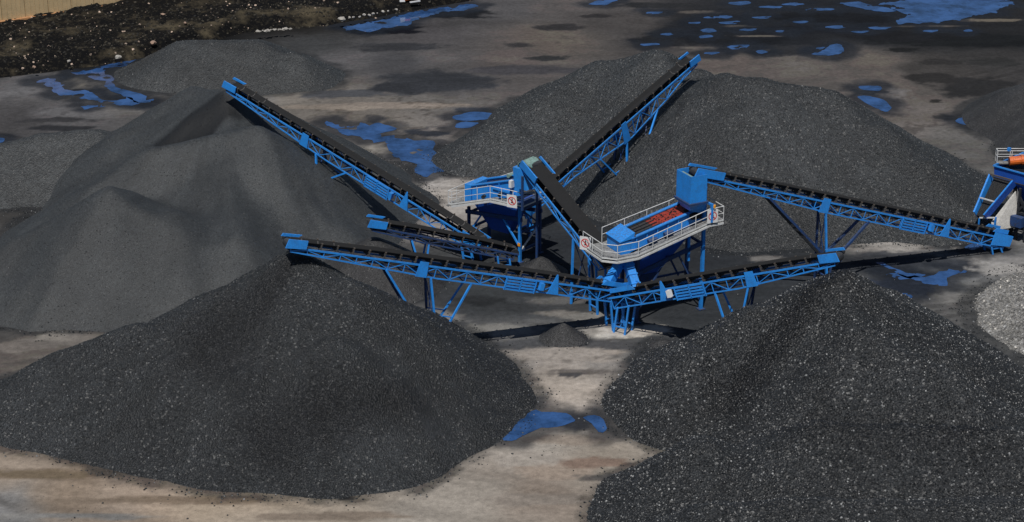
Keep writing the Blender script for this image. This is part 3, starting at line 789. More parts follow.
ROCK_W = paint_mat('pale_stone', (.42, .40, .36), .9, .7, (.25, .22, .2))
ROCK_P = paint_mat('pinkish_stone', (.34, .23, .17), .8, .4, (.3, .2, .16))
boulder(118, 57, 0.65, ROCK_W, 'rock', 'white rock at the lip of the dark bank left of the distant coal heap', 1)
boulder(153, 43, 0.79, ROCK_P, 'rock', 'pinkish boulder at the foot of the bank by the distant coal heap', 2)
boulder(178, 16, 0.43, ROCK_W, 'rock', 'white rock high on the dark bank near the top edge', 3)
boulder(185, 23, 0.43, ROCK_P, 'rock', 'small pale rock just below the white one high on the bank', 4)
boulder(69, 61, 0.43, ROCK_W, 'rock', 'small white rock on the bank nearest the blue pool', 5)
boulder(34, 67, 0.43, ROCK_P, 'rock', 'small brown rock near the left end of the bank', 6)
boulder(163, 14, 0.65, ROCK_P, 'rock', 'flat elongated pale slab on the upper bank', 7, flat=.25)
boulder(342, 19, 0.86, ROCK_W, 'rock', 'largest pale boulder at the left end of the pool on the bank edge', 8)
for i in range(30):                                       # the whitish line of stones along the edge of the bank
    u = 258 + i * 1.7 + random.uniform(-1, 1) if i < 20 else 348 + (i - 20) * 5.2 + random.uniform(-2, 2)
    vv = (31.5 - (u - 258) * .09 if i < 20 else 18 - (u - 348) * .165) + random.uniform(-.8, .8)
    boulder(u, vv, random.uniform(.2, .5), ROCK_W, 'rock', 'pale stone in the broken white line along the bank edge', 20 + i, 'pale stones edging the bank', .9)
# wall: panels between joints on a rusty kerb
wm = paint_mat('stained_concrete', (.60, .44, .24), .85, .5, (.36, .27, .15))
km = paint_mat('rusty_kerb', (.62, .30, .12), .8, .4, (.36, .24, .12))
w0 = K(-45, 29, .9); w1 = K(142, 0, .9); wd = (w1 - w0); wl = wd.length * 1.5; ang = math.atan2(wd.y, wd.x)
wall = empty('concrete_wall', (w0.x, w0.y, .6), ang, 'tall ochre concrete wall with vertical joints above the dark bank', 'wall')
npan = int(wl / 2.6)
pan = None
mbp = MB(); mbp.box(.03, 2.57, 0, .35, .43, 7.5)
for k in range(5): mbp.box(.08 + k * .5, .10 + k * .5, -.02, 0, .44, 7.4)
for i in range(npan):
    if pan is None: pan = mbp.build('wall_panel', wm, wall).data; o = C.objects[-1] if False else None
    else: link('wall_panel', pan, wall, Matrix.Translation((i * 2.6, random.uniform(-.02, .02), 0)))
mb = MB(); mb.box(0, npan * 2.6, .36, .6, 0, 7.4); mb.build('backing_wall', wm, wall)
mb = MB(); mb.box(-.2, npan * 2.6, -.32, .33, -.6, .42); mb.build('kerb', km, wall)
# scrap at the top edge
sc = empty('scrap_bundle', K(407, 1, .9), .4, 'orange and white scrap bundle lying at the top edge above the long pool', 'scrap')
sc.scale = (.62, .62, .62)
mb = MB(); mb.tube((-.6, 0, .3), (.5, .2, .4), .38, 10); mb.build('orange_drum', ORANGE, sc)
mb = MB(); mb.hexa([(-1.4, -.2, 0), (-.5, -.4, 0), (-.4, .3, 0), (-1.3, .4, 0)], [(-1.3, -.1, .9), (-.6, -.3, .7), (-.5, .3, .8), (-1.2, .3, 1.0)]); mb.build('white_sack', WHITE, sc)
mb = MB(); mb.hexa([(.2, -1.2, -.1), (2.2, -.9, -.1), (2.2, -.6, -.1), (.2, -.8, -.1)], [(.2, -1.2, .05), (2.2, -.9, .1), (2.2, -.6, .1), (.2, -.8, .05)]); mb.build('plank', WHITE, sc)


# ------------------------------------------------------------------ conveyors
def idler_mesh(W):
    m = MB()
    h = W / 2
    m.box(-.05, .05, -h, h, .02, .09)
    for s in (-1, 1):
        m.bar((0, s * h * .45, .05), (0, s * h * .45, .22), .05)
        m.bar((0, s * h, .05), (0, s * (h + .02), .40), .12, .06)
        m.box(-.05, .05, s * h - .03 if s > 0 else -h - .08, h + .08 if s > 0 else -h + .03, .42, .49, 1)
        m.tube((0, s * h * .40, .15), (0, s * (h - .06), .34), .06, 6)
    m.tube((0, -h * .38, .16), (0, h * .38, .16), .07, 6)
    me_ = bpy.data.meshes.new('idler')
    me_.from_pydata([tuple(v) for v in m.v], [], m.f); me_.materials.append(ROLLER); me_.materials.append(TAN)
    me_.polygons.foreach_set('material_index', m.m)
    return me_


def conveyor(tail, head, label, W=.88, depth=.85, bay=1.15, deep=None, legs=(), grille=None, fin=None, plate=.5, tail_guard=True,
             paint=None, head_guard=1.0, taper=.58, skirt=0, short=.34, vee=None):
    paint = paint or BLUE
    d = head - tail; Lh = math.hypot(d.x, d.y); L = d.length; inc = math.atan2(d.z, Lh)
    t = empty('belt_conveyor', (tail.x, tail.y, 0), math.atan2(d.y, d.x), label, 'conveyor', 'belt conveyors')
    ci, si = math.cos(inc), math.sin(inc)

    def q(s, w, n): return Vector((s * ci - n * si, w, tail.z + s * si + n * ci))
    IM = Matrix.Translation((0, 0, tail.z)) @ Matrix.Rotation(-inc, 4, 'Y')
    hw = W / 2 + .06

    def dep(s):
        k = s / L
        base = depth if k < taper else depth + (short - depth) * (k - taper) / (1 - taper)
        if deep: base += deep[2] * max(0, 1 - abs(k - deep[0]) / deep[1])
        return base
    nb = max(4, int(round(L / bay))); ss = [L * i / nb for i in range(nb + 1)]
    for sgn in (-1, 1):
        w = sgn * hw
        bar('top_chord', q(-.3, w, -.06), q(L + .1, w, -.06), .08, .12, paint, t)
        # bottom chord in straight runs
        cuts = [0.0] + ([deep[0] - deep[1], deep[0], deep[0] + deep[1]] if deep else []) + [taper, 1.0]
        cuts = sorted(set(c_ for c_ in cuts if 0 <= c_ <= 1))
        for a_, b_ in zip(cuts, cuts[1:]):
            bar('bottom_chord', q(a_ * L, w, -dep(a_ * L)), q(b_ * L, w, -dep(b_ * L)), .07, .09, paint, t)
        for i, s in enumerate(ss):
            bar('truss_post', q(s, w, -.13), q(s, w, -dep(s) + .05), .045, .045, paint, t)
            if i < nb:
                s2 = ss[i + 1]
                if i % 2: a_, b_ = q(s, w, -.13), q(s2, w, -dep(s2) + .05)
                else: a_, b_ = q(s, w, -dep(s) + .05), q(s2, w, -.13)
                bar('truss_diagonal', a_, b_, .04, .05, paint, t)
    for i, s in enumerate(ss):
        bar('cross_member', q(s, -hw + .05, -dep(s)), q(s, hw - .05, -dep(s)), .06, .06, BLUE_DARK, t)
    # belt: troughed carrying run, flat return run, drums
    prof = [(-W / 2 + .02, .50), (-W / 2 * .42, .275), (W / 2 * .42, .275), (W / 2 - .02, .50)]
    mb = MB(); vs = []
    stations = [0.1, L * .25, L * .5, L * .75, L - .15]
    for s in stations:
        for (y_, n_) in prof: vs.append(q(s, y_, n_ - (.12 if s in (stations[0], stations[-1]) else 0)))
        for (y_, n_) in reversed(prof): vs.append(q(s, y_, n_ - .03 - (.12 if s in (stations[0], stations[-1]) else 0)))
    fs = []
    for i in range(len(stations) - 1):
        for k in range(8):
            a_ = i * 8 + k; b_ = i * 8 + (k + 1) % 8
            fs.append((a_, b_, b_ + 8, a_ + 8))
    fs += [tuple(range(8))[::-1], tuple(range(len(vs) - 8, len(vs)))]
    mb.poly(vs, fs); belt = mb.build('belt', RUBBER, t)
    mb = MB(); mb.bar(q(.1, 0, -.32), q(L - .1, 0, -.32), W * .86, .03); mb.build('return_run', RUBBER, belt)
    for s in (0, L):
        mb = MB(); mb.tube(q(s, -W / 2, 0), q(s, W / 2, 0), .30, 16)
        mb.build('head_drum' if s else 'tail_drum', BLACK, t, smooth=False)
    me_ = idler_mesh(W)
    s = .8
    while s < L - .9:
        link('idler', me_, t, IM @ Matrix.Translation((s, 0, 0))); s += 1.15
    # head guards on both sides, head drive behind
    for sgn in (-1, 1):
        mb = MB(); y0 = sgn * (hw + .05); a_, b_ = L - head_guard, L + .42
        yy = sorted((y0, y0 + sgn * .10))
        bot = [q(a_, yy[0], -.02), q(b_, yy[0], -.12), q(b_, yy[1], -.12), q(a_, yy[1], -.02)]
        top = [q(a_, yy[0], .55), q(b_ - .1, yy[0], .5), q(b_ - .1, yy[1], .5), q(a_, yy[1], .55)]
        if sgn * math.cos(math.atan2(d.y, d.x)) > 0: bot = [q(a_ + .2, yy[0], .38), q(b_, yy[0], .3), q(b_, yy[1], .3), q(a_ + .2, yy[1], .38)]
        mb.hexa(bot, top)
        if False: mb.hexa([q(a_ + .3, y0, -.35), q(b_ - .3, y0, -.35), q(b_ - .3, y0 + .1, -.35), q(a_ + .3, y0 + .1, -.35)], [q(a_ + .3, y0, -.03), q(b_ - .3, y0, -.03), q(b_ - .3, y0 + .1, -.03), q(a_ + .3, y0 + .1, -.03)])
        mb.build('head_guard', BLUE, t)
    for sgn in (-1,) if head_guard > 0 else ():
        pass
    side = 1 if math.cos(math.atan2(d.y, d.x)) > 0 else -1   # the side away from the camera carries the drive
    mb = MB(); yb = side * (hw + .18)
    mb.tube(q(L - .1, yb, .1), q(L - .1, yb + side * .5, .1), .2, 10); mb.build('gearbox', BLACK, t)
    near = -side
    if plate:
        s = plate * L
        for sgn in (-1, 1):
            mb = MB(); y0 = sgn * (hw + .055); yy = sorted((y0, y0 + sgn * .04))
            mb.hexa([q(s - .42, yy[0], -dep(s) - .08), q(s + .42, yy[0], -dep(s) - .08), q(s + .42, yy[1], -dep(s) - .08), q(s - .42, yy[1], -dep(s) - .08)],
                    [q(s - .32, yy[0], .22), q(s + .32, yy[0], .22), q(s + .32, yy[1], .22), q(s - .32, yy[1], .22)])
            mb.build('splice_plate', paint, t)
    if grille:
        s = grille * L; y0 = near * (hw + .06); y1 = near * (hw + .14)
        def pan_(a_, b_, n0_, n1__, nm, par=t, mt=paint, yo=0):
            m_ = MB(); yy = sorted((y0 + near * yo, y1 + near * yo))
            m_.hexa([q(a_, yy[0], n0_), q(b_, yy[0], n0_), q(b_, yy[1], n0_), q(a_, yy[1], n0_)], [q(a_, yy[0], n1__), q(b_, yy[0], n1__), q(b_, yy[1], n1__), q(a_, yy[1], n1__)])
            return m_.build(nm, mt, par)
        fr = pan_(s - 1.25, s - 1.15, -dep(s) - .12, .02, 'take_up_frame')
        for k in (0, 1.15, 2.3):
            if k: pan_(s - 1.25 + k, s - 1.15 + k, -dep(s) - .12, .02, 'frame_upright', fr)
        m_ = MB(); yy = sorted((near * (hw + .1), near * (hw + .42)))
        m_.hexa([q(s - 1.75, yy[0], -.6), q(s - 1.45, yy[0], -.6), q(s - 1.45, yy[1], -.6), q(s - 1.75, yy[1], -.6)], [q(s - 1.75, yy[0], -.1), q(s - 1.45, yy[0], -.1), q(s - 1.45, yy[1], -.1), q(s - 1.75, yy[1], -.1)])
        m_.build('switch_box', WHITE if skirt == 2.2 else paint, t)
        for k in range(5):
            n_ = -dep(s) - .1 + k * (dep(s) + .1) / 4.6
            for a_ in (0, 1.15): pan_(s - 1.13 + a_, s - .02 + a_, n_, n_ + .11, 'frame_slat', fr)
    if fin:
        s = fin * L; m_ = MB(); y0 = near * (hw + .06); yy = sorted((y0, y0 + near * .05))
        m_.hexa([q(s - .45, yy[0], -dep(s)), q(s + .45, yy[0], -dep(s)), q(s + .45, yy[1], -dep(s)), q(s - .45, yy[1], -dep(s))],
                [q(s - .03, yy[0], .6), q(s + .06, yy[0], .6), q(s + .06, yy[1], .6), q(s - .03, yy[1], .6)])
        m_.build('fin_plate', paint, t)
    if skirt:
        for sgn in (-1, 1):
            m_ = MB(); y0 = sgn * (hw - .02); yy = sorted((y0, y0 + sgn * .07))
            m_.hexa([q(.1, yy[0], .30), q(skirt, yy[0], .30), q(skirt, yy[1], .30), q(.1, yy[1], .30)], [q(.1, yy[0], .62), q(skirt - .3, yy[0], .62), q(skirt - .3, yy[1], .62), q(.1, yy[1], .62)])
            m_.build('feed_skirt', BLUE, t)
    if tail_guard:
        for sgn in (-1, 1):
            m_ = MB(); y0 = sgn * (hw + .06); yy = sorted((y0, y0 + sgn * .08))
            m_.hexa([q(-.45, yy[0], -.6), q(1.4, yy[0], -.75), q(1.4, yy[1], -.75), q(-.45, yy[1], -.6)], [q(-.45, yy[0], .25), q(1.4, yy[0], .3), q(1.4, yy[1], .3), q(-.45, yy[1], .25)])
            m_.build('tail_guard', BLUE, t)
    # trestles: (position along the truss, foot position, foot height)
    for lg in legs:
        s0, s1, zf = lg[0] * L, lg[1] * L, lg[2]
        for sgn in (-1, 1):
            top = q(s0, sgn * hw, -dep(s0) - .04); foot = Vector(((s1) * ci, sgn * (hw + .35), zf))
            lo = bar('trestle_leg', top, foot, .14, .14, BLUE if sgn == (-1 if math.cos(math.atan2(d.y, d.x)) > 0 else 1) else BLUE_DARK, t)  # far leg in the dark blue: shade under the belt put into its colour
            if len(lg) > 3:
                top2 = q(lg[3] * L, sgn * hw, -dep(lg[3] * L) - .04)
                bar('raking_leg', top2, foot, .12, .12, BLUE, t)
                mid1 = top.lerp(foot, .55); mid2 = top2.lerp(foot, .55)
                bar('leg_tie', mid1, mid2, .07, .07, BLUE, t)
        a1 = q(s0, -hw, -dep(s0) - .04); a2 = q(s0, hw, -dep(s0) - .04)
        f1_ = Vector((s1 * ci, -hw - .35, zf)); f2_ = Vector((s1 * ci, hw + .35, zf))
        bar('leg_brace', a1, f2_, .06, .06, BLUE_DARK, t); bar('leg_brace', a2, f1_, .06, .06, BLUE_DARK, t)
        bar('leg_beam', f1_.lerp(a1, .15), f2_.lerp(a2, .15), .09, .09, BLUE_DARK, t)
    if vee:
        s0 = vee[0] * L
        for sgn in (-1, 1):
            kn = Vector((s0 * ci - .4, sgn * (hw + .2), vee[3]))
            for k in (1, 2):
                bar('raking_leg', q(vee[k] * L, sgn * hw, -dep(vee[k] * L)), kn, .17, .17, BLUE_DARK if sgn == near or k == 2 else BLACK, t)  # far raker darker still: the belt's shade put into its colour
            bar('knee_tie', kn, Vector((s0 * ci, sgn * (hw + .35), .2)), .12, .12, BLUE_DARK, t)
        bar('knee_beam', Vector((s0 * ci - .4, -hw - .2, vee[3])), Vector((s0 * ci - .4, hw + .2, vee[3])), .12, .12, BLUE_DARK, t)
    # short tail stand
    if tail.z > .7:
        for sgn in (-1, 1):
            bar('tail_stand', q(.35, sgn * hw, -dep(0) + .05 if dep(0) < tail.z else -.2), Vector((.35 * ci, sgn * hw, 0)), .13, .13, BLUE, t)
            bar('tail_stand', q(1.3, sgn * hw, -dep(0) + .05), Vector((1.3 * ci, sgn * hw, 0)), .13, .13, BLUE, t)
            bar('stand_rail', Vector((.35 * ci, sgn * hw, min(.5, tail.z * .4))), Vector((1.3 * ci, sgn * hw, min(.5, tail.z * .4))), .08, .08, BLUE, t)
    return t, q, L


def head_at(tail, u, v, inc):
    z = tail.z
    while z < 40:
        h = K(u, v, z)
        if (z - tail.z) / math.hypot(h.x - tail.x, h.y - tail.y) >= math.tan(R(inc)): return h
        z += .005


T1 = K(481, 240, 1.9)
conveyor(T1, head_at(T1, 231, 86, 17.6), 'longest blue conveyor, climbing to the back left over the smooth grey heap', legs=((.62, .62, 3.6, .5),), grille=.38, plate=.67, fin=.27, depth=.95)
T2 = K(522, 208, 2.4)
conveyor(T2, head_at(T2, 692, 60, 18.5), 'blue conveyor climbing to the back right up the broadest coal heap', depth=.75, deep=(.58, .32, .9), legs=((.55, .56, 1.2, .4), (.74, .66, 3.5)), plate=.55, taper=.8)
T3 = K(1003, 236, 1.15)
H3 = head_at(T3, 696, 173, 18.6)
conveyor(T3, H3, 'blue conveyor rising from the orange-topped feed hopper to the tall square chute', depth=.85, legs=((.60, .60, 0),), vee=(.60, .78, .46, 1.9), grille=.32, fin=.21, plate=.61, tail_guard=True, skirt=1.6, head_guard=2.0)
bar('raking_leg', (0, 0, 0), (0.01, 0, 0), .01, .01, BLUE, C.objects['belt_conveyor.002']) if False else None
T4 = K(614, 295, 2.6)
conveyor(T4, head_at(T4, 837, 258, 21), 'blue conveyor running right to the coarse glittering coal heap', legs=((.62, .60, 1.0, .47),), grille=.37, fin=.25, plate=.64, tail_guard=False, skirt=2.2)
T5 = K(626, 290, 2.7)
conveyor(T5, head_at(T5, 289, 244, 17), 'front blue conveyor running left to the wide near coal heap', legs=((.60, .60, 1.6, .48), (.73, .66, 3.8)), plate=.63, fin=.235, tail_guard=False, skirt=2.4, grille=.34)
S2O = Vector((7.8, 133.75, 0)); ANG2 = R(27)


def s2w(x, y, z): return Vector((S2O.x + x * math.cos(ANG2) - y * math.sin(ANG2), S2O.y + x * math.sin(ANG2) + y * math.cos(ANG2), z))


T6 = s2w(.2, 2.3, 4.0)
H6 = K(532, 166, 8.6)
conveyor(T6, H6, 'short steep conveyor feeding the rear screening plant from the front one', depth=.6, W=1.35, plate=None, tail_guard=False, legs=((.32, .32, 0),), head_guard=1.7, bay=1.3)
T7 = K(514, 251, 1.4)
conveyor(T7, head_at(T7, 372, 224, 16), 'short low dark blue conveyor passing beneath the rear screening plant', depth=.55, plate=None, tail_guard=False, paint=BLUE_DARK, legs=((.72, .66, 0, .6),), head_guard=1.0)


# ------------------------------------------------------------------ railings and walkways
def railing(path, parent, h=1.1, step=1.15, kick=True):
    path = [Vector(p) for p in path]
    up = Vector((0, 0, h)); mid = Vector((0, 0, h * .52))
    bar('rail_post', path[0], path[0] + up, .055, .055, RAIL, parent, 'tube')
    for a_, b_ in zip(path, path[1:]):
        bar('top_rail', a_ + up, b_ + up, .06, .06, RAIL, parent, 'tube')
        bar('mid_rail', a_ + mid, b_ + mid, .045, .045, RAIL, parent, 'tube')
        if kick: bar('kick_plate', a_ + Vector((0, 0, .07)), b_ + Vector((0, 0, .05)), .025, .10, RAIL, parent)
        n = max(1, round((b_ - a_).length / step))
        for k in range(1, n + 1):
            p_ = a_.lerp(b_, k / n); bar('rail_post', p_, p_ + up, .055, .055, RAIL, parent, 'tube')


def floor(parent, quad, th=.10, mat=None):
    quad = [Vector(p) for p in quad]
    mb = MB(); mb.hexa([p - Vector((0, 0, th)) for p in quad], quad); return mb.build('walkway', mat or GRATE, parent)


# ------------------------------------------------------------------ front screening plant (with the tall square chute)
s2 = empty('screening_plant', S2O, ANG2, 'front blue screening plant with white railed walkway, red screen panels and tall square chute', 'screening plant', 'screening plants')


def zs(x): return 5.45 + 1.45 * max(0, min(1, (x - .8) / 5.8))       # walkway level along the plant


floor(s2, [(-.9, -.75, 5.45), (.8, -.75, 5.45), (.8, 0, 5.45), (-.9, 0, 5.45)])
floor(s2, [(.82, -.75, 5.45), (6.6, -.75, 6.9), (6.6, 0, 6.9), (.82, 0, 5.45)])
floor(s2, [(6.62, -.75, 6.9), (7.75, -.75, 6.9), (7.75, 1.6, 6.9), (6.62, 1.6, 6.9)])
floor(s2, [(-1.7, .02, 5.45), (-.2, .02, 5.45), (-.2, 2.75, 5.45), (-1.7, 2.75, 5.45)])
floor(s2, [(-.18, 2.1, 5.45), (6.5, 2.1, 6.9), (6.5, 2.7, 6.9), (-.18, 2.7, 5.45)])
railing([(-1.7, 2.75, 5.45), (-1.7, 0, 5.45), (-.9, -.75, 5.45), (.8, -.75, 5.45), (6.6, -.75, 6.9), (7.75, -.75, 6.9), (7.75, 1.6, 6.9)], s2)
railing([(-.2, 2.7, 5.5), (5.3, 2.7, 6.6), (6.5, 2.7, 6.9), (6.9, 2.7, 7.0)], s2, kick=False, step=1.9)
bar('walkway_beam', (-.9, -.80, 5.28), (.8, -.80, 5.28), .06, .14, RAIL, s2)
bar('walkway_beam', (.8, -.80, 5.28), (6.6, -.80, 6.73), .06, .14, RAIL, s2)
bar('walkway_beam', (6.6, -.80, 6.73), (7.75, -.80, 6.73), .06, .14, RAIL, s2)
bar('walkway_beam', (-1.72, 2.7, 5.28), (-1.72, 0, 5.28), .06, .14, RAIL, s2)
bar('walkway_beam', (-1.72, 0, 5.28), (-.9, -.80, 5.28), .06, .14, RAIL, s2)
# vibrating box: side plates with ribs, deck panels
def zt(x): return 6.55 + .235 * (x - 1)
for y_ in (.12, 2.02):
    mb = MB(); mb.hexa([(.7, y_, zt(.7) - 1.0), (6.6, y_, zt(6.6) - 1.0), (6.6, y_ + .08, zt(6.6) - 1.0), (.7, y_ + .08, zt(.7) - 1.0)],
                       [(.7, y_, zt(.7)), (6.6, y_, zt(6.6)), (6.6, y_ + .08, zt(6.6)), (.7, y_ + .08, zt(.7))])
    sp_ = mb.build('side_plate', BLUE, s2)
    bar('side_flange', (.7, y_ + .04 - .06, zt(.7) + .04), (6.6, y_ + .04 - .06, zt(6.6) + .04), .26, .07, BLUE, s2)
    for k in range(7):
        x_ = 1.1 + k * .85
        bar('side_rib', (x_, y_ - .05 if y_ < 1 else y_ + .13, zt(x_) - .95), (x_, y_ - .05 if y_ < 1 else y_ + .13, zt(x_) - .02), .08, .08, BLUE, s2)
for i in range(9):
    for j in range(3):
        xa = .9 + i * .62; xb = xa + .58; ya = .24 + j * .6; yb = ya + .56
        red = i >= 3
        mb = MB(); mb.hexa([(xa, ya, zt(xa) - .16), (xb, ya, zt(xb) - .16), (xb, yb, zt(xb) - .16), (xa, yb, zt(xa) - .16)],
                           [(xa, ya, zt(xa) - .06), (xb, ya, zt(xb) - .06), (xb, yb, zt(xb) - .06), (xa, yb, zt(xa) - .06)])
        o = mb.build('screen_panel', RED_DECK if red else DECK, s2)
        if red and j == 0 and i == 3: o['label'] = 'red screen panel'
for k in range(4):                                         # long bars over the black part of the deck
    bar('deck_bar', (.9, .45 + k * .42, zt(.9) + .0), (3.2, .45 + k * .42, zt(3.2) + .0), .05, .06, BLACK, s2)
mb = MB(); mb.hexa([(.75, .25, zt(.7) - .42), (6.5, .25, zt(6.5) - .42), (6.5, 2.0, zt(6.5) - .42), (.75, 2.0, zt(.7) - .42)], [(.75, .25, zt(.7) - .30), (6.5, .25, zt(6.5) - .30), (6.5, 2.0, zt(6.5) - .30), (.75, 2.0, zt(.7) - .30)])
mb.build('deck_frame', BLACK, s2)
# coal lying on the red panels
mb = MB()
for k in range(90):
    x_ = random.uniform(3.0, 6.5); y_ = random.uniform(.3, 1.95); s_ = random.uniform(.04, .11); z_ = zt(x_) - .06
    mb.hexa([(x_, y_, z_), (x_ + s_, y_ + .02, z_), (x_ + s_, y_ + s_, z_), (x_ - .02, y_ + s_, z_)], [(x_ + .02, y_ + .02, z_ + s_), (x_ + s_ * .8, y_ + .02, z_ + s_ * .8), (x_ + s_ * .7, y_ + s_ * .8, z_ + s_), (x_, y_ + s_ * .7, z_ + s_ * .7)])
o = mb.build('coal_on_deck', RUBBER, s2); o['kind'] = 'stuff'
# discharge box and hood at the low end
mb = MB(); mb.box(-.15, .66, .1, 2.05, 4.9, 6.35); mb.build('discharge_box', BLUE, s2)
mb = MB(); mb.hexa([(-.25, .04, 6.36), (.9, .04, 6.5), (.9, 2.1, 6.5), (-.25, 2.1, 6.36)], [(-.2, .06, 6.42), (.95, .06, 6.92), (.95, 2.08, 6.92), (-.2, 2.08, 6.42)]); mb.build('discharge_hood', BLUE, s2)
mb = MB(); mb.box(.9, 1.0, .0, 2.15, 6.55, 6.72); mb.build('hood_lip', TAN, s2)
# inverted Y of chutes down to the two front conveyors
mb = MB(); mb.hexa([(-.1, .3, 4.6), (.6, .3, 4.6), (.6, 1.8, 4.6), (-.1, 1.8, 4.6)], [(-.15, .1, 4.88), (.65, .1, 4.88), (.65, 2.05, 4.88), (-.15, 2.05, 4.88)]); mb.build('chute_funnel', BLUE_DEEP, s2)
L4 = (T4 - S2O); L5 = (T5 - S2O)
c_, s_ = math.cos(-ANG2), math.sin(-ANG2)
l4 = Vector((L4.x * c_ - L4.y * s_, L4.x * s_ + L4.y * c_, T4.z)); l5 = Vector((L5.x * c_ - L5.y * s_, L5.x * s_ + L5.y * c_, T5.z))
def ahead(t0, u, v, m_):
    h_ = head_at(t0, u, v, 17) - t0; h_.z = 0; h_.normalize(); w_ = h_ * m_
    return Vector((w_.x * c_ - w_.y * s_, w_.x * s_ + w_.y * c_, 0))


for a_, b_ in ((Vector((.1, .35, 4.95)), Vector((l5.x, l5.y, 3.35)) + ahead(T5, 289, 244, 1.5)), (Vector((.45, .3, 4.95)), Vector((l4.x, l4.y, 3.25)) + ahead(T4, 832, 259, 1.6))):
    ch = bar('chute', a_, b_, .62, .5, BLUE, s2)
    A_, B_ = Vector(a_), Vector(b_)
    for f_ in (.25, .55, .85):
        p_ = A_.lerp(B_, f_); dd = (B_ - A_).normalized() * .04
        bar('chute_flange', p_ - dd, p_ + dd, .72, .6, BLUE, s2)
# under-screen hopper, dark frame
mb = MB(); mb.hexa([(1.9, .7, 3.3), (3.4, .7, 3.3), (3.4, 1.5, 3.3), (1.9, 1.5, 3.3)], [(1.0, .2, 5.3), (6.2, .2, 6.5), (6.2, 2.0, 6.5), (1.0, 2.0, 5.3)]); mb.build('under_hopper', BLUE_DEEP, s2)
mb = MB(); mb.hexa([(1.5, .8, .9), (2.4, .8, .9), (2.4, 1.4, .9), (1.5, 1.4, .9)], [(1.9, .7, 3.28), (3.4, .7, 3.28), (3.4, 1.5, 3.28), (1.9, 1.5, 3.28)]); mb.build('lower_chute', BLUE_DARK, s2)
for y_ in (0.0, 2.1):
    for x_, zt_, mt in ((1.2, 5.3, BLUE_DARK), (6.6, 10.0, BLUE)):
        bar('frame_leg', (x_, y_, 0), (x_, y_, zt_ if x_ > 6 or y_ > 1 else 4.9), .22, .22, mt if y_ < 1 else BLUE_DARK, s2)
    bar('frame_leg', (5.4, y_, 4.0), (5.4, y_, 6.4), .16, .16, BLUE, s2)
    bar('frame_beam', (1.2, y_, 3.75), (6.6, y_, 5.2), .16, .3, BLUE_DARK, s2)
    bar('frame_beam', (1.2, y_, 2.2), (6.6, y_, 2.2), .12, .14, BLUE_DARK, s2) if y_ > 1 else None
    bar('frame_brace', (6.5, y_, .9), (4.6, y_, 4.55), .12, .12, BLUE_DARK, s2)
    bar('frame_brace', (1.3, y_, .9), (3.3, y_, 4.2), .12, .12, BLUE_DARK, s2)
for x_, z_ in ((1.2, 3.6), (6.6, 5.05), (6.6, 2.2), (1.2, 1.2), (3.9, 4.4)):
    bar('cross_beam', (x_, .1, z_), (x_, 2.0, z_), .14, .18, BLUE_DARK, s2)
bar('frame_brace', (6.6, .1, .6), (6.6, 2.0, 2.1), .1, .1, BLUE_DARK, s2)
for x_ in (6.6, 1.2):
    for y_ in (0, 2.1):
        mb = MB(); mb.box(x_ - .25, x_ + .25, y_ - .25, y_ + .25, 0.0, .06); mb.build('foot_plate', BLUE_DARK, s2)
# vibrator motors on the near side
for x_ in (2.3, 3.6):
    mb = MB(); z_ = zt(x_) - .75
    mb.tube((x_ - .35, -.12, z_), (x_ + .35, -.12, z_ + .1), .17, 10); mb.build('vibrator_motor', BLUE_DARK, s2)
for x_ in (1.3, 5.9):
    mb = MB(); mb.tube((x_, -.02, zt(x_) - 1.35), (x_, -.02, zt(x_) - .98), .13, 10); mb.build('spring', BLACK, s2)
# tall square chute
hx = (H3 - S2O); hl = Vector((hx.x * c_ - hx.y * s_, hx.x * s_ + hx.y * c_, H3.z))
tx0, tx1, ty0, ty1 = hl.x - 1.0, hl.x + .35, hl.y - .95, hl.y + .95
zt2 = H3.z + .15
def ring_box(name, x0, x1, y0, y1, z0, z1, th, mat, par):
    m_ = MB(); m_.box(x0, x1, y0, y0 + th, z0, z1); m_.box(x0, x1, y1 - th, y1, z0, z1); m_.box(x0, x0 + th, y0 + th, y1 - th, z0, z1)
    m_.box(x1 - th, x1, y0 + th, y1 - th, z0, z1 - .75 if z1 == zt2 else z1); return m_.build(name, mat, par)
ring_box('chute_box', tx0, tx1, ty0, ty1, zt2 - 2.0, zt2, .05, BLUE, s2)
mb = MB(); mb.box(tx0 + .06, tx0 + .5, ty0 + .06, ty1 - .06, zt2 - .25, zt2 - .2); mb.build('chute_lid', PALE_GREEN, s2)
mb = MB(); mb.box(tx0 - .12, tx1 + .12, ty0 - .12, ty1 + .12, zt2 - 2.16, zt2 - 2.01); mb.build('chute_flange', BLUE_DARK, s2)
mb = MB(); mb.hexa([(tx0 + .25, ty0 + .3, zt2 - 2.7), (tx1 - .1, ty0 + .3, zt2 - 3.0), (tx1 - .1, ty1 - .3, zt2 - 3.0), (tx0 + .25, ty1 - .3, zt2 - 2.7)],
                   [(tx0, ty0, zt2 - 2.17), (tx1, ty0, zt2 - 2.17), (tx1, ty1, zt2 - 2.17), (tx0, ty1, zt2 - 2.17)]); mb.build('lower_chute_box', BLUE, s2)
mb = MB(); mb.box(tx0 + .4, tx1 - .12, ty0 + .35, ty1 - .35, zt2 - 3.4, zt2 - 3.02); mb.build('rubber_curtain', RUBBER, s2)
for y_ in (ty0 - .2, ty1 + .2):
    bar('chute_support', (tx1 + .35, y_, 7.0), (tx1 + .35, y_, zt2 - 2.2), .16, .16, BLUE, s2)
bar('chute_support_beam', (tx1 + .35, ty0 - .2, zt2 - 2.3), (tx1 + .35, ty1 + .2, zt2 - 2.3), .14, .14, BLUE, s2)
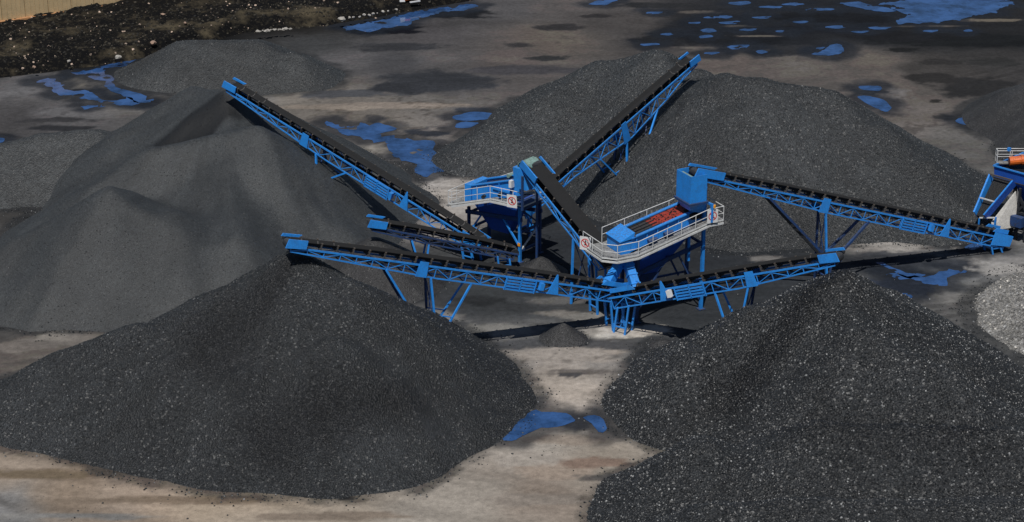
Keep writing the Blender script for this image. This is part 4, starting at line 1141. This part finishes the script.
mb = MB(); mb.tube((tx1 + .5, ty0 - .3, zt2 - 2.5), (tx1 + .5, ty0 - .3, zt2 - 2.3), .09, 10); mb.build('amber_beacon', AMBER, s2)

# ------------------------------------------------------------------ rear screening plant
A1 = Vector((.6, 145.8, 0)); ANG1 = R(-38)
ux, uy = math.cos(ANG1), math.sin(ANG1)
S1O = A1 - Vector((ux, uy, 0)) * 5.0
s1 = empty('screening_plant', S1O, ANG1, 'rear blue screening plant on dark legs with white railings and a steep feed conveyor', 'screening plant', 'screening plants')
# local x: from the discharge end (0) to the feed end (5); y: away to the back right; z up
def z1(x): return 4.75 + .20 * x
floor(s1, [(-1.0, -.85, 3.55), (2.8, -.85, 4.85), (2.8, -.1, 4.85), (-1.0, -.1, 3.55)])
floor(s1, [(2.82, -.85, 4.85), (5.0, -.85, 4.95), (5.0, -.1, 4.95), (2.82, -.1, 4.85)])
floor(s1, [(5.02, -.85, 4.95), (6.0, -.85, 4.95), (6.0, 2.9, 4.95), (5.02, 2.9, 4.95)], mat=BLUE_DARK)
floor(s1, [(-1.0, -.08, 3.55), (-.3, -.08, 3.55), (-.3, 2.9, 3.55), (-1.0, 2.9, 3.55)])
floor(s1, [(-1.35, -1.1, 3.55), (-1.02, -.85, 3.55), (-1.02, 1.6, 3.55), (-1.35, 1.6, 3.55)])
floor(s1, [(-.28, 2.2, 3.6), (5.0, 2.2, 4.95), (5.0, 2.9, 4.95), (-.28, 2.9, 3.6)])
railing([(-.3, 2.9, 3.55), (-1.35, 2.2, 3.55), (-1.35, -.85, 3.55), (-1.0, -.85, 3.55), (2.8, -.85, 4.85), (5.0, -.85, 4.95), (6.0, -.85, 4.95), (6.0, 2.0, 4.95)], s1)
railing([(-.3, 2.9, 3.6), (3.4, 2.9, 5.4), (5.0, 2.9, 5.5)], s1, kick=False, step=1.6)
bar('walkway_beam', (-1.0, -.9, 3.42), (2.8, -.9, 4.72), .06, .15, RAIL, s1)
bar('walkway_beam', (2.8, -.9, 4.72), (5.0, -.9, 4.82), .06, .15, RAIL, s1)
bar('walkway_beam', (-1.37, -.9, 3.42), (-1.37, 2.2, 3.42), .06, .15, RAIL, s1)
def zt1(x): return 5.05 + .33 * x
for y_ in (.05, 2.0):
    mb = MB(); mb.hexa([(.3, y_, zt1(.3) - 1.35), (5.0, y_, zt1(5) - 1.3), (5.0, y_ + .08, zt1(5) - 1.3), (.3, y_ + .08, zt1(.3) - 1.35)],
                       [(.3, y_, zt1(.3)), (5.0, y_, zt1(5)), (5.0, y_ + .08, zt1(5)), (.3, y_ + .08, zt1(.3))])
    mb.build('side_plate', BLUE, s1)
    bar('side_flange', (.3, y_ + .04, zt1(.3) + .05), (5.0, y_ + .04, zt1(5) + .05), .3, .08, BLUE, s1)
    bar('side_brace', (2.4, y_ - .06 if y_ < 1 else y_ + .14, zt1(2.4) - .35), (4.5, y_ - .06 if y_ < 1 else y_ + .14, zt1(4.5) - 1.1), .1, .16, BLUE, s1)
    for k in range(4):
        x_ = .8 + k * 1.1; bar('side_rib', (x_, y_ - .04 if y_ < 1 else y_ + .12, zt1(x_) - 1.3), (x_, y_ - .04 if y_ < 1 else y_ + .12, zt1(x_) - .02), .08, .07, BLUE, s1)
for i in range(7):
    for j in range(3):
        xa = .45 + i * .64; xb = xa + .6; ya = .2 + j * .6; yb = ya + .55
        mb = MB(); mb.hexa([(xa, ya, zt1(xa) - .25), (xb, ya, zt1(xb) - .25), (xb, yb, zt1(xb) - .25), (xa, yb, zt1(xa) - .25)], [(xa, ya, zt1(xa) - .17), (xb, ya, zt1(xb) - .17), (xb, yb, zt1(xb) - .17), (xa, yb, zt1(xa) - .17)])
        mb.build('screen_panel', DECK, s1)
mb = MB(); mb.box(-.35, .26, -.05, 2.15, 3.7, 5.2); mb.build('discharge_box', BLUE, s1)
mb = MB(); mb.box(4.2, 4.45, -.36, .02, 6.0, 6.55); mb.build('control_box', WHITE, s1)
mb = MB(); mb.tube((5.15, -.25, 6.4), (5.15, -.25, 6.65), .1, 10); mb.build('amber_beacon', AMBER, s1)
for x_ in (1.7, 3.3):
    mb = MB(); mb.tube((x_, -.18, zt1(x_) - .9), (x_ + .1, -.5, zt1(x_) - .9), .15, 10); mb.build('vibrator_motor', BLACK, s1)
mb = MB(); mb.tube((2.6, 1.6, zt1(2.6) + .1), (2.6, 2.1, zt1(2.6) + .1), .16, 10); mb.build('drive_cover', PALE_GREEN, s1)
mb = MB(); mb.hexa([(1.6, .7, 1.7), (3.3, .7, 1.7), (3.3, 1.5, 1.7), (1.6, 1.5, 1.7)], [(.4, .15, 3.7), (4.9, .15, 4.9), (4.9, 2.0, 4.9), (.4, 2.0, 3.7)]); mb.build('under_hopper', BLUE_DEEP, s1)
for y_ in (0.0, 2.5):
    for x_ in (0.0, 5.0):
        bar('frame_leg', (x_, y_, 0), (x_, y_, 3.4 + .28 * x_), .2, .2, BLUE_DARK if y_ or x_ < 1 else BLUE, s1)
        mb = MB(); mb.box(x_ - .22, x_ + .22, y_ - .22, y_ + .22, 0.0, .05); mb.build('foot_plate', BLUE_DARK, s1)
    bar('frame_beam', (-.3, y_, 2.95), (5.2, y_, 3.5), .16, .3, BLUE_DARK, s1)
    bar('frame_beam', (.1, y_, 1.4), (4.9, y_, 1.4), .1, .14, BLUE_DARK, s1) if y_ > 1 else None
    bar('frame_brace', (4.95, y_, 1.3), (3.4, y_, 3.2), .12, .12, BLUE, s1)
    bar('frame_brace', (.05, y_, 1.3), (1.2, y_, 2.95), .12, .12, BLUE, s1)
for x_, z_ in ((0, 2.9), (5.0, 4.2), (5.0, 2.4), (0, 1.6), (5.0, .9)):
    bar('cross_beam', (x_, .1, z_), (x_, 2.4, z_), .14, .18, BLUE_DARK, s1)
bar('frame_brace', (5.0, .1, .9), (5.0, 2.4, 2.4), .1, .1, RAIL, s1); bar('frame_brace', (5.0, 2.4, 2.5), (5.0, .1, 4.3), .1, .1, BLUE_DARK, s1)
for x_ in (0, 5.0):
    mb = MB(); mb.box(x_ - .12, x_ + .12, -.14, -.105, 1.35, 1.6); mb.build('reflector', AMBER, s1)
# feed box under the head of the steep conveyor
hx = H6 - S1O; c1, s1_ = math.cos(-ANG1), math.sin(-ANG1); h6 = Vector((hx.x * c1 - hx.y * s1_, hx.x * s1_ + hx.y * c1, H6.z))
mb = MB(); mb.hexa([(h6.x - 1.0, h6.y - .8, 6.9), (h6.x + .1, h6.y - .8, 6.9), (h6.x + .1, h6.y + .8, 6.9), (h6.x - 1.0, h6.y + .8, 6.9)],
                   [(h6.x - 1.15, h6.y - .85, 8.5), (h6.x - .45, h6.y - .85, 8.5), (h6.x - .45, h6.y + .85, 8.5), (h6.x - 1.15, h6.y + .85, 8.5)]); mb.build('feed_box', BLUE, s1)
mb = MB()
for k in range(6):
    a0 = R(200 - k * 32); a1_ = R(200 - (k + 1) * 32)
    mb.hexa([(h6.x - .3 + .5 * math.cos(a0), h6.y - .7, 8.55 + .5 * math.sin(a0)), (h6.x - .3 + .5 * math.cos(a1_), h6.y - .7, 8.55 + .5 * math.sin(a1_)), (h6.x - .3 + .5 * math.cos(a1_), h6.y + .7, 8.55 + .5 * math.sin(a1_)), (h6.x - .3 + .5 * math.cos(a0), h6.y + .7, 8.55 + .5 * math.sin(a0))],
            [(h6.x - .3 + .55 * math.cos(a0), h6.y - .7, 8.55 + .55 * math.sin(a0)), (h6.x - .3 + .55 * math.cos(a1_), h6.y - .7, 8.55 + .55 * math.sin(a1_)), (h6.x - .3 + .55 * math.cos(a1_), h6.y + .7, 8.55 + .55 * math.sin(a1_)), (h6.x - .3 + .55 * math.cos(a0), h6.y + .7, 8.55 + .55 * math.sin(a0))])
mb.build('head_hood', PALE_GREEN, s1)
for y_ in (h6.y - .9, h6.y + .9):
    bar('feed_support', (h6.x - .2, y_, 0 if y_ > h6.y else 5.3), (h6.x - .2, y_, 8.0), .14, .14, BLUE_DARK, s1)


# ------------------------------------------------------------------ prohibition signs on the railings
def sign(loc, rotz, label, tilt=0):
    t = empty('prohibition_sign', loc, rotz, label, 'sign', 'prohibition signs')
    mb = MB(); mb.box(-.42, .42, -.02, .02, 0, 1.0); mb.build('sign_board', WHITE, t)
    mb = MB(); n = 24
    for k in range(n):
        a0, a1_ = 2 * math.pi * k / n, 2 * math.pi * (k + 1) / n
        def pt(a_, r_, y_): return (r_ * math.cos(a_), y_, .53 + r_ * math.sin(a_))
        mb.hexa([pt(a0, .27, -.03), pt(a0, .33, -.03), pt(a0, .33, -.021), pt(a0, .27, -.021)], [pt(a1_, .27, -.03), pt(a1_, .33, -.03), pt(a1_, .33, -.021), pt(a1_, .27, -.021)])
    mb.build('red_ring', SIGN_RED, t)
    mb = MB(); mb.bar((-.22, -.031, .75), (.22, -.031, .31), .018, .055); mb.build('red_slash', SIGN_RED, t)
    mb = MB(); mb.bar((0, -.026, .40), (.03, -.026, .58), .008, .12); mb.bar((.03, -.026, .58), (-.04, -.026, .62), .008, .09)
    for k in range(8):
        a0, a1_ = 2 * math.pi * k / 8, 2 * math.pi * (k + 1) / 8
        mb.poly([(.02, -.03, .70), (.02 + .055 * math.cos(a0), -.03, .70 + .055 * math.sin(a0)), (.02 + .055 * math.cos(a1_), -.03, .70 + .055 * math.sin(a1_))], [(0, 2, 1)])
    mb.bar((-.08, -.026, .36), (.0, -.026, .44), .008, .05); mb.bar((.08, -.026, .36), (.0, -.026, .44), .008, .05)
    mb.build('walking_figure', SIGN_BLACK, t)


sign(s2w(6.75, -.87, 6.95), ANG2 - R(5), 'square white no-entry sign with red ring on the railing below the tall square chute')
sign(s2w(-1.76, 2.3, 5.3), R(-25), 'square white no-entry sign at the left end of the front plant walkway')
p_ = Vector((S1O.x + 5.0 * ux + .97 * uy, S1O.y + 5.0 * uy - .97 * ux, 4.75))
sign(p_, R(-25), 'white no-entry sign on the railing of the rear screening plant')

# ------------------------------------------------------------------ feed hopper at the right edge
HB = K(994, 166, 5.4)
hp = empty('feed_hopper', (HB.x, HB.y, 0), R(-45), 'deep blue feed hopper with orange drum and inclined trough at the right edge', 'hopper')
# local x runs along the face with the trough, -y points out over the conveyor tail
mb = MB(); mb.hexa([(.08, .08, 4.3), (5.9, .08, 4.3), (5.9, 4.4, 4.3), (.08, 4.4, 4.3)], [(0, 0, 5.4), (6.0, 0, 5.4), (6.0, 4.5, 5.4), (0, 4.5, 5.4)])
mb.f = mb.f[:1] + mb.f[2:]; mb.m = mb.m[1:]; mb.build('hopper_bin', BLUE_DEEP, hp)
for a_, b_ in (((-.06, -.03, 5.44), (6.06, -.03, 5.44)), ((-.06, 4.53, 5.44), (6.06, 4.53, 5.44)), ((-.03, .04, 5.44), (-.03, 4.46, 5.44))):
    bar('bin_rim', a_, b_, .12, .1, BLUE, hp)
bar('bin_rib', (-.02, -.02, 4.5), (6.0, -.02, 4.5), .08, .08, BLACK, hp)
mb = MB(); mb.hexa([(.2, .2, 4.6), (5.8, .2, 4.6), (5.8, 4.3, 4.6), (.2, 4.3, 4.6)], [(.05, .05, 5.1), (5.9, .05, 5.0), (5.9, 4.4, 5.2), (.05, 4.4, 5.1)]); mb.build('coal_load', COAL_DARK, hp)
mb = MB(); mb.hexa([(2.2, 1.4, 2.0), (4.0, 1.4, 2.0), (4.0, 3.0, 2.0), (2.2, 3.0, 2.0)], [(2.0, .2, 4.28), (5.8, .2, 4.28), (5.8, 4.2, 4.28), (2.0, 4.2, 4.28)]); mb.build('hopper_cone', BLUE_DEEP, hp)
mb = MB(); mb.tube((.75, .95, 5.75), (3.6, 3.8, 6.15), .36, 14); od = mb.build('orange_drum', ORANGE, hp)
mb = MB(); mb.tube((1.4, 1.6, 5.84), (1.52, 1.72, 5.86), .43, 14); mb.build('drum_band', ORANGE, od)
mb = MB(); mb.tube((2.2, 2.4, 5.95), (2.32, 2.52, 5.97), .43, 14); mb.build('drum_band', ORANGE, od)
a0, a1_, b0, b1 = Vector((.0, -.06, 4.35)), Vector((2.1, -.06, 4.35)), Vector((.45, -2.6, 1.95)), Vector((1.35, -2.6, 1.95))
nrm = (a1_ - a0).cross(b0 - a0).normalized()
if nrm.z < 0: nrm = -nrm
def slab(p, th, nm, mt):
    m_ = MB(); m_.hexa([x_ - nrm * th for x_ in p], p); return m_.build(nm, mt, hp)
slab([a0, a1_, b1, b0], .06, 'trough_floor', BLUE_DARK)
hh = nrm * .72
for p0, p1 in ((a0, b0), (a1_, b1)):
    side = (a1_ - a0).normalized() * .07
    m_ = MB(); m_.hexa([p0, p1, p1 + side, p0 + side], [p0 + hh, p1 + hh, p1 + side + hh, p0 + side + hh]); m_.build('trough_side', BLUE if p0 is a0 else BLUE_DEEP, hp)
    bar('trough_flange', p0 + hh, p1 + hh, .11, .07, BLUE, hp)
bar('trough_end_bar', a0 + hh, a1_ + hh, .1, .1, TAN, hp); bar('trough_bar', a0.lerp(b0, .62) + hh, a1_.lerp(b1, .62) + hh, .09, .09, RAIL, hp)
m_ = MB(); e_ = .1
pa, pb, pc, pd = a0.lerp(a1_, e_), a0.lerp(a1_, 1 - e_), b0.lerp(b1, 1 - e_), b0.lerp(b1, e_)
m_.hexa([x_ + nrm * .01 for x_ in (pa, pb, pc, pd)], [pa + nrm * .22, pb + nrm * .2, pc + nrm * .3, pd + nrm * .3]); m_.build('trough_coal', COAL_FINE, hp)
for x_, y_ in ((1.9, .3), (5.7, .3), (.3, 4.2), (5.7, 4.2), (3.6, .3)):
    bar('hopper_leg', (x_, y_, 0), (x_, y_, 4.3), .22, .22, BLACK, hp)
for z_ in (1.2, 2.3, 3.4):
    bar('leg_brace', (1.9, .3, z_ - .8), (3.6, .3, z_), .13, .13, BLACK, hp); bar('leg_brace', (3.6, .3, z_), (5.7, .3, z_ - .6), .12, .12, BLUE_DARK, hp)
bar('hopper_leg', (1.9, -2.2, 0), (1.9, -2.2, 2.2), .13, .13, BLUE, hp); bar('guard_rail', (1.9, -2.2, 2.15), (1.0, -3.1, 2.15), .09, .09, RAIL, hp)
bar('hopper_leg', (1.0, -3.1, 1.2), (1.0, -3.1, 2.1), .1, .1, BLUE, hp)
mb = MB(); mb.box(2.4, 3.4, -.9, -.1, 1.3, 2.1); mb.build('feeder_motor', BLUE_DARK, hp)
floor(hp, [(-.1, .55, 5.5), (3.9, 4.55, 5.5), (3.5, 4.95, 5.5), (-.5, .95, 5.5)])
railing([(-.15, .6, 5.5), (-.5, .95, 5.5), (3.5, 4.95, 5.5)], hp, kick=False, h=1.0)
railing([(-.1, .55, 5.5), (3.9, 4.55, 5.5)], hp, kick=False, h=1.0)
for k in range(3):
    x_ = .5 + k * 1.1
    mb = MB(); mb.box(x_ - .12, x_ + .12, x_ + .55, x_ + .8, 6.5, 6.75); mb.build('lamp_box', BLUE if k == 0 else BLACK, hp)
mb = MB(); A_, B_, C_, D_ = Vector((2.2, -.2, 3.9)), Vector((1.6, -2.3, 1.75)), Vector((1.8, -2.4, 1.1)), Vector((2.75, -.25, 1.1))
off = Vector((.05, .05, 0)); mb.hexa([A_, B_, C_, D_], [A_ + off, B_ + off, C_ + off, D_ + off]); mb.build('pale_guard_sheet', paint_mat('dusty_sheet', (.60, .58, .54), .8, .6, (.25, .24, .22)), hp)
for x0_, z0_, x1_, z1_ in ((2.7, 0, 2.7, 4.3), (3.5, 0, 3.5, 4.3), (2.7, 1.0, 3.5, 2.2), (3.5, 1.0, 2.7, 2.2), (2.7, 2.4, 3.5, 3.6), (3.5, 2.4, 2.7, 3.6), (2.6, 2.3, 5.6, 2.3), (2.0, 1.4, 2.7, 1.9)):
    bar('hopper_frame', (x0_, -.3, z0_), (x1_, -.3, z1_), .17, .17, BLACK, hp)
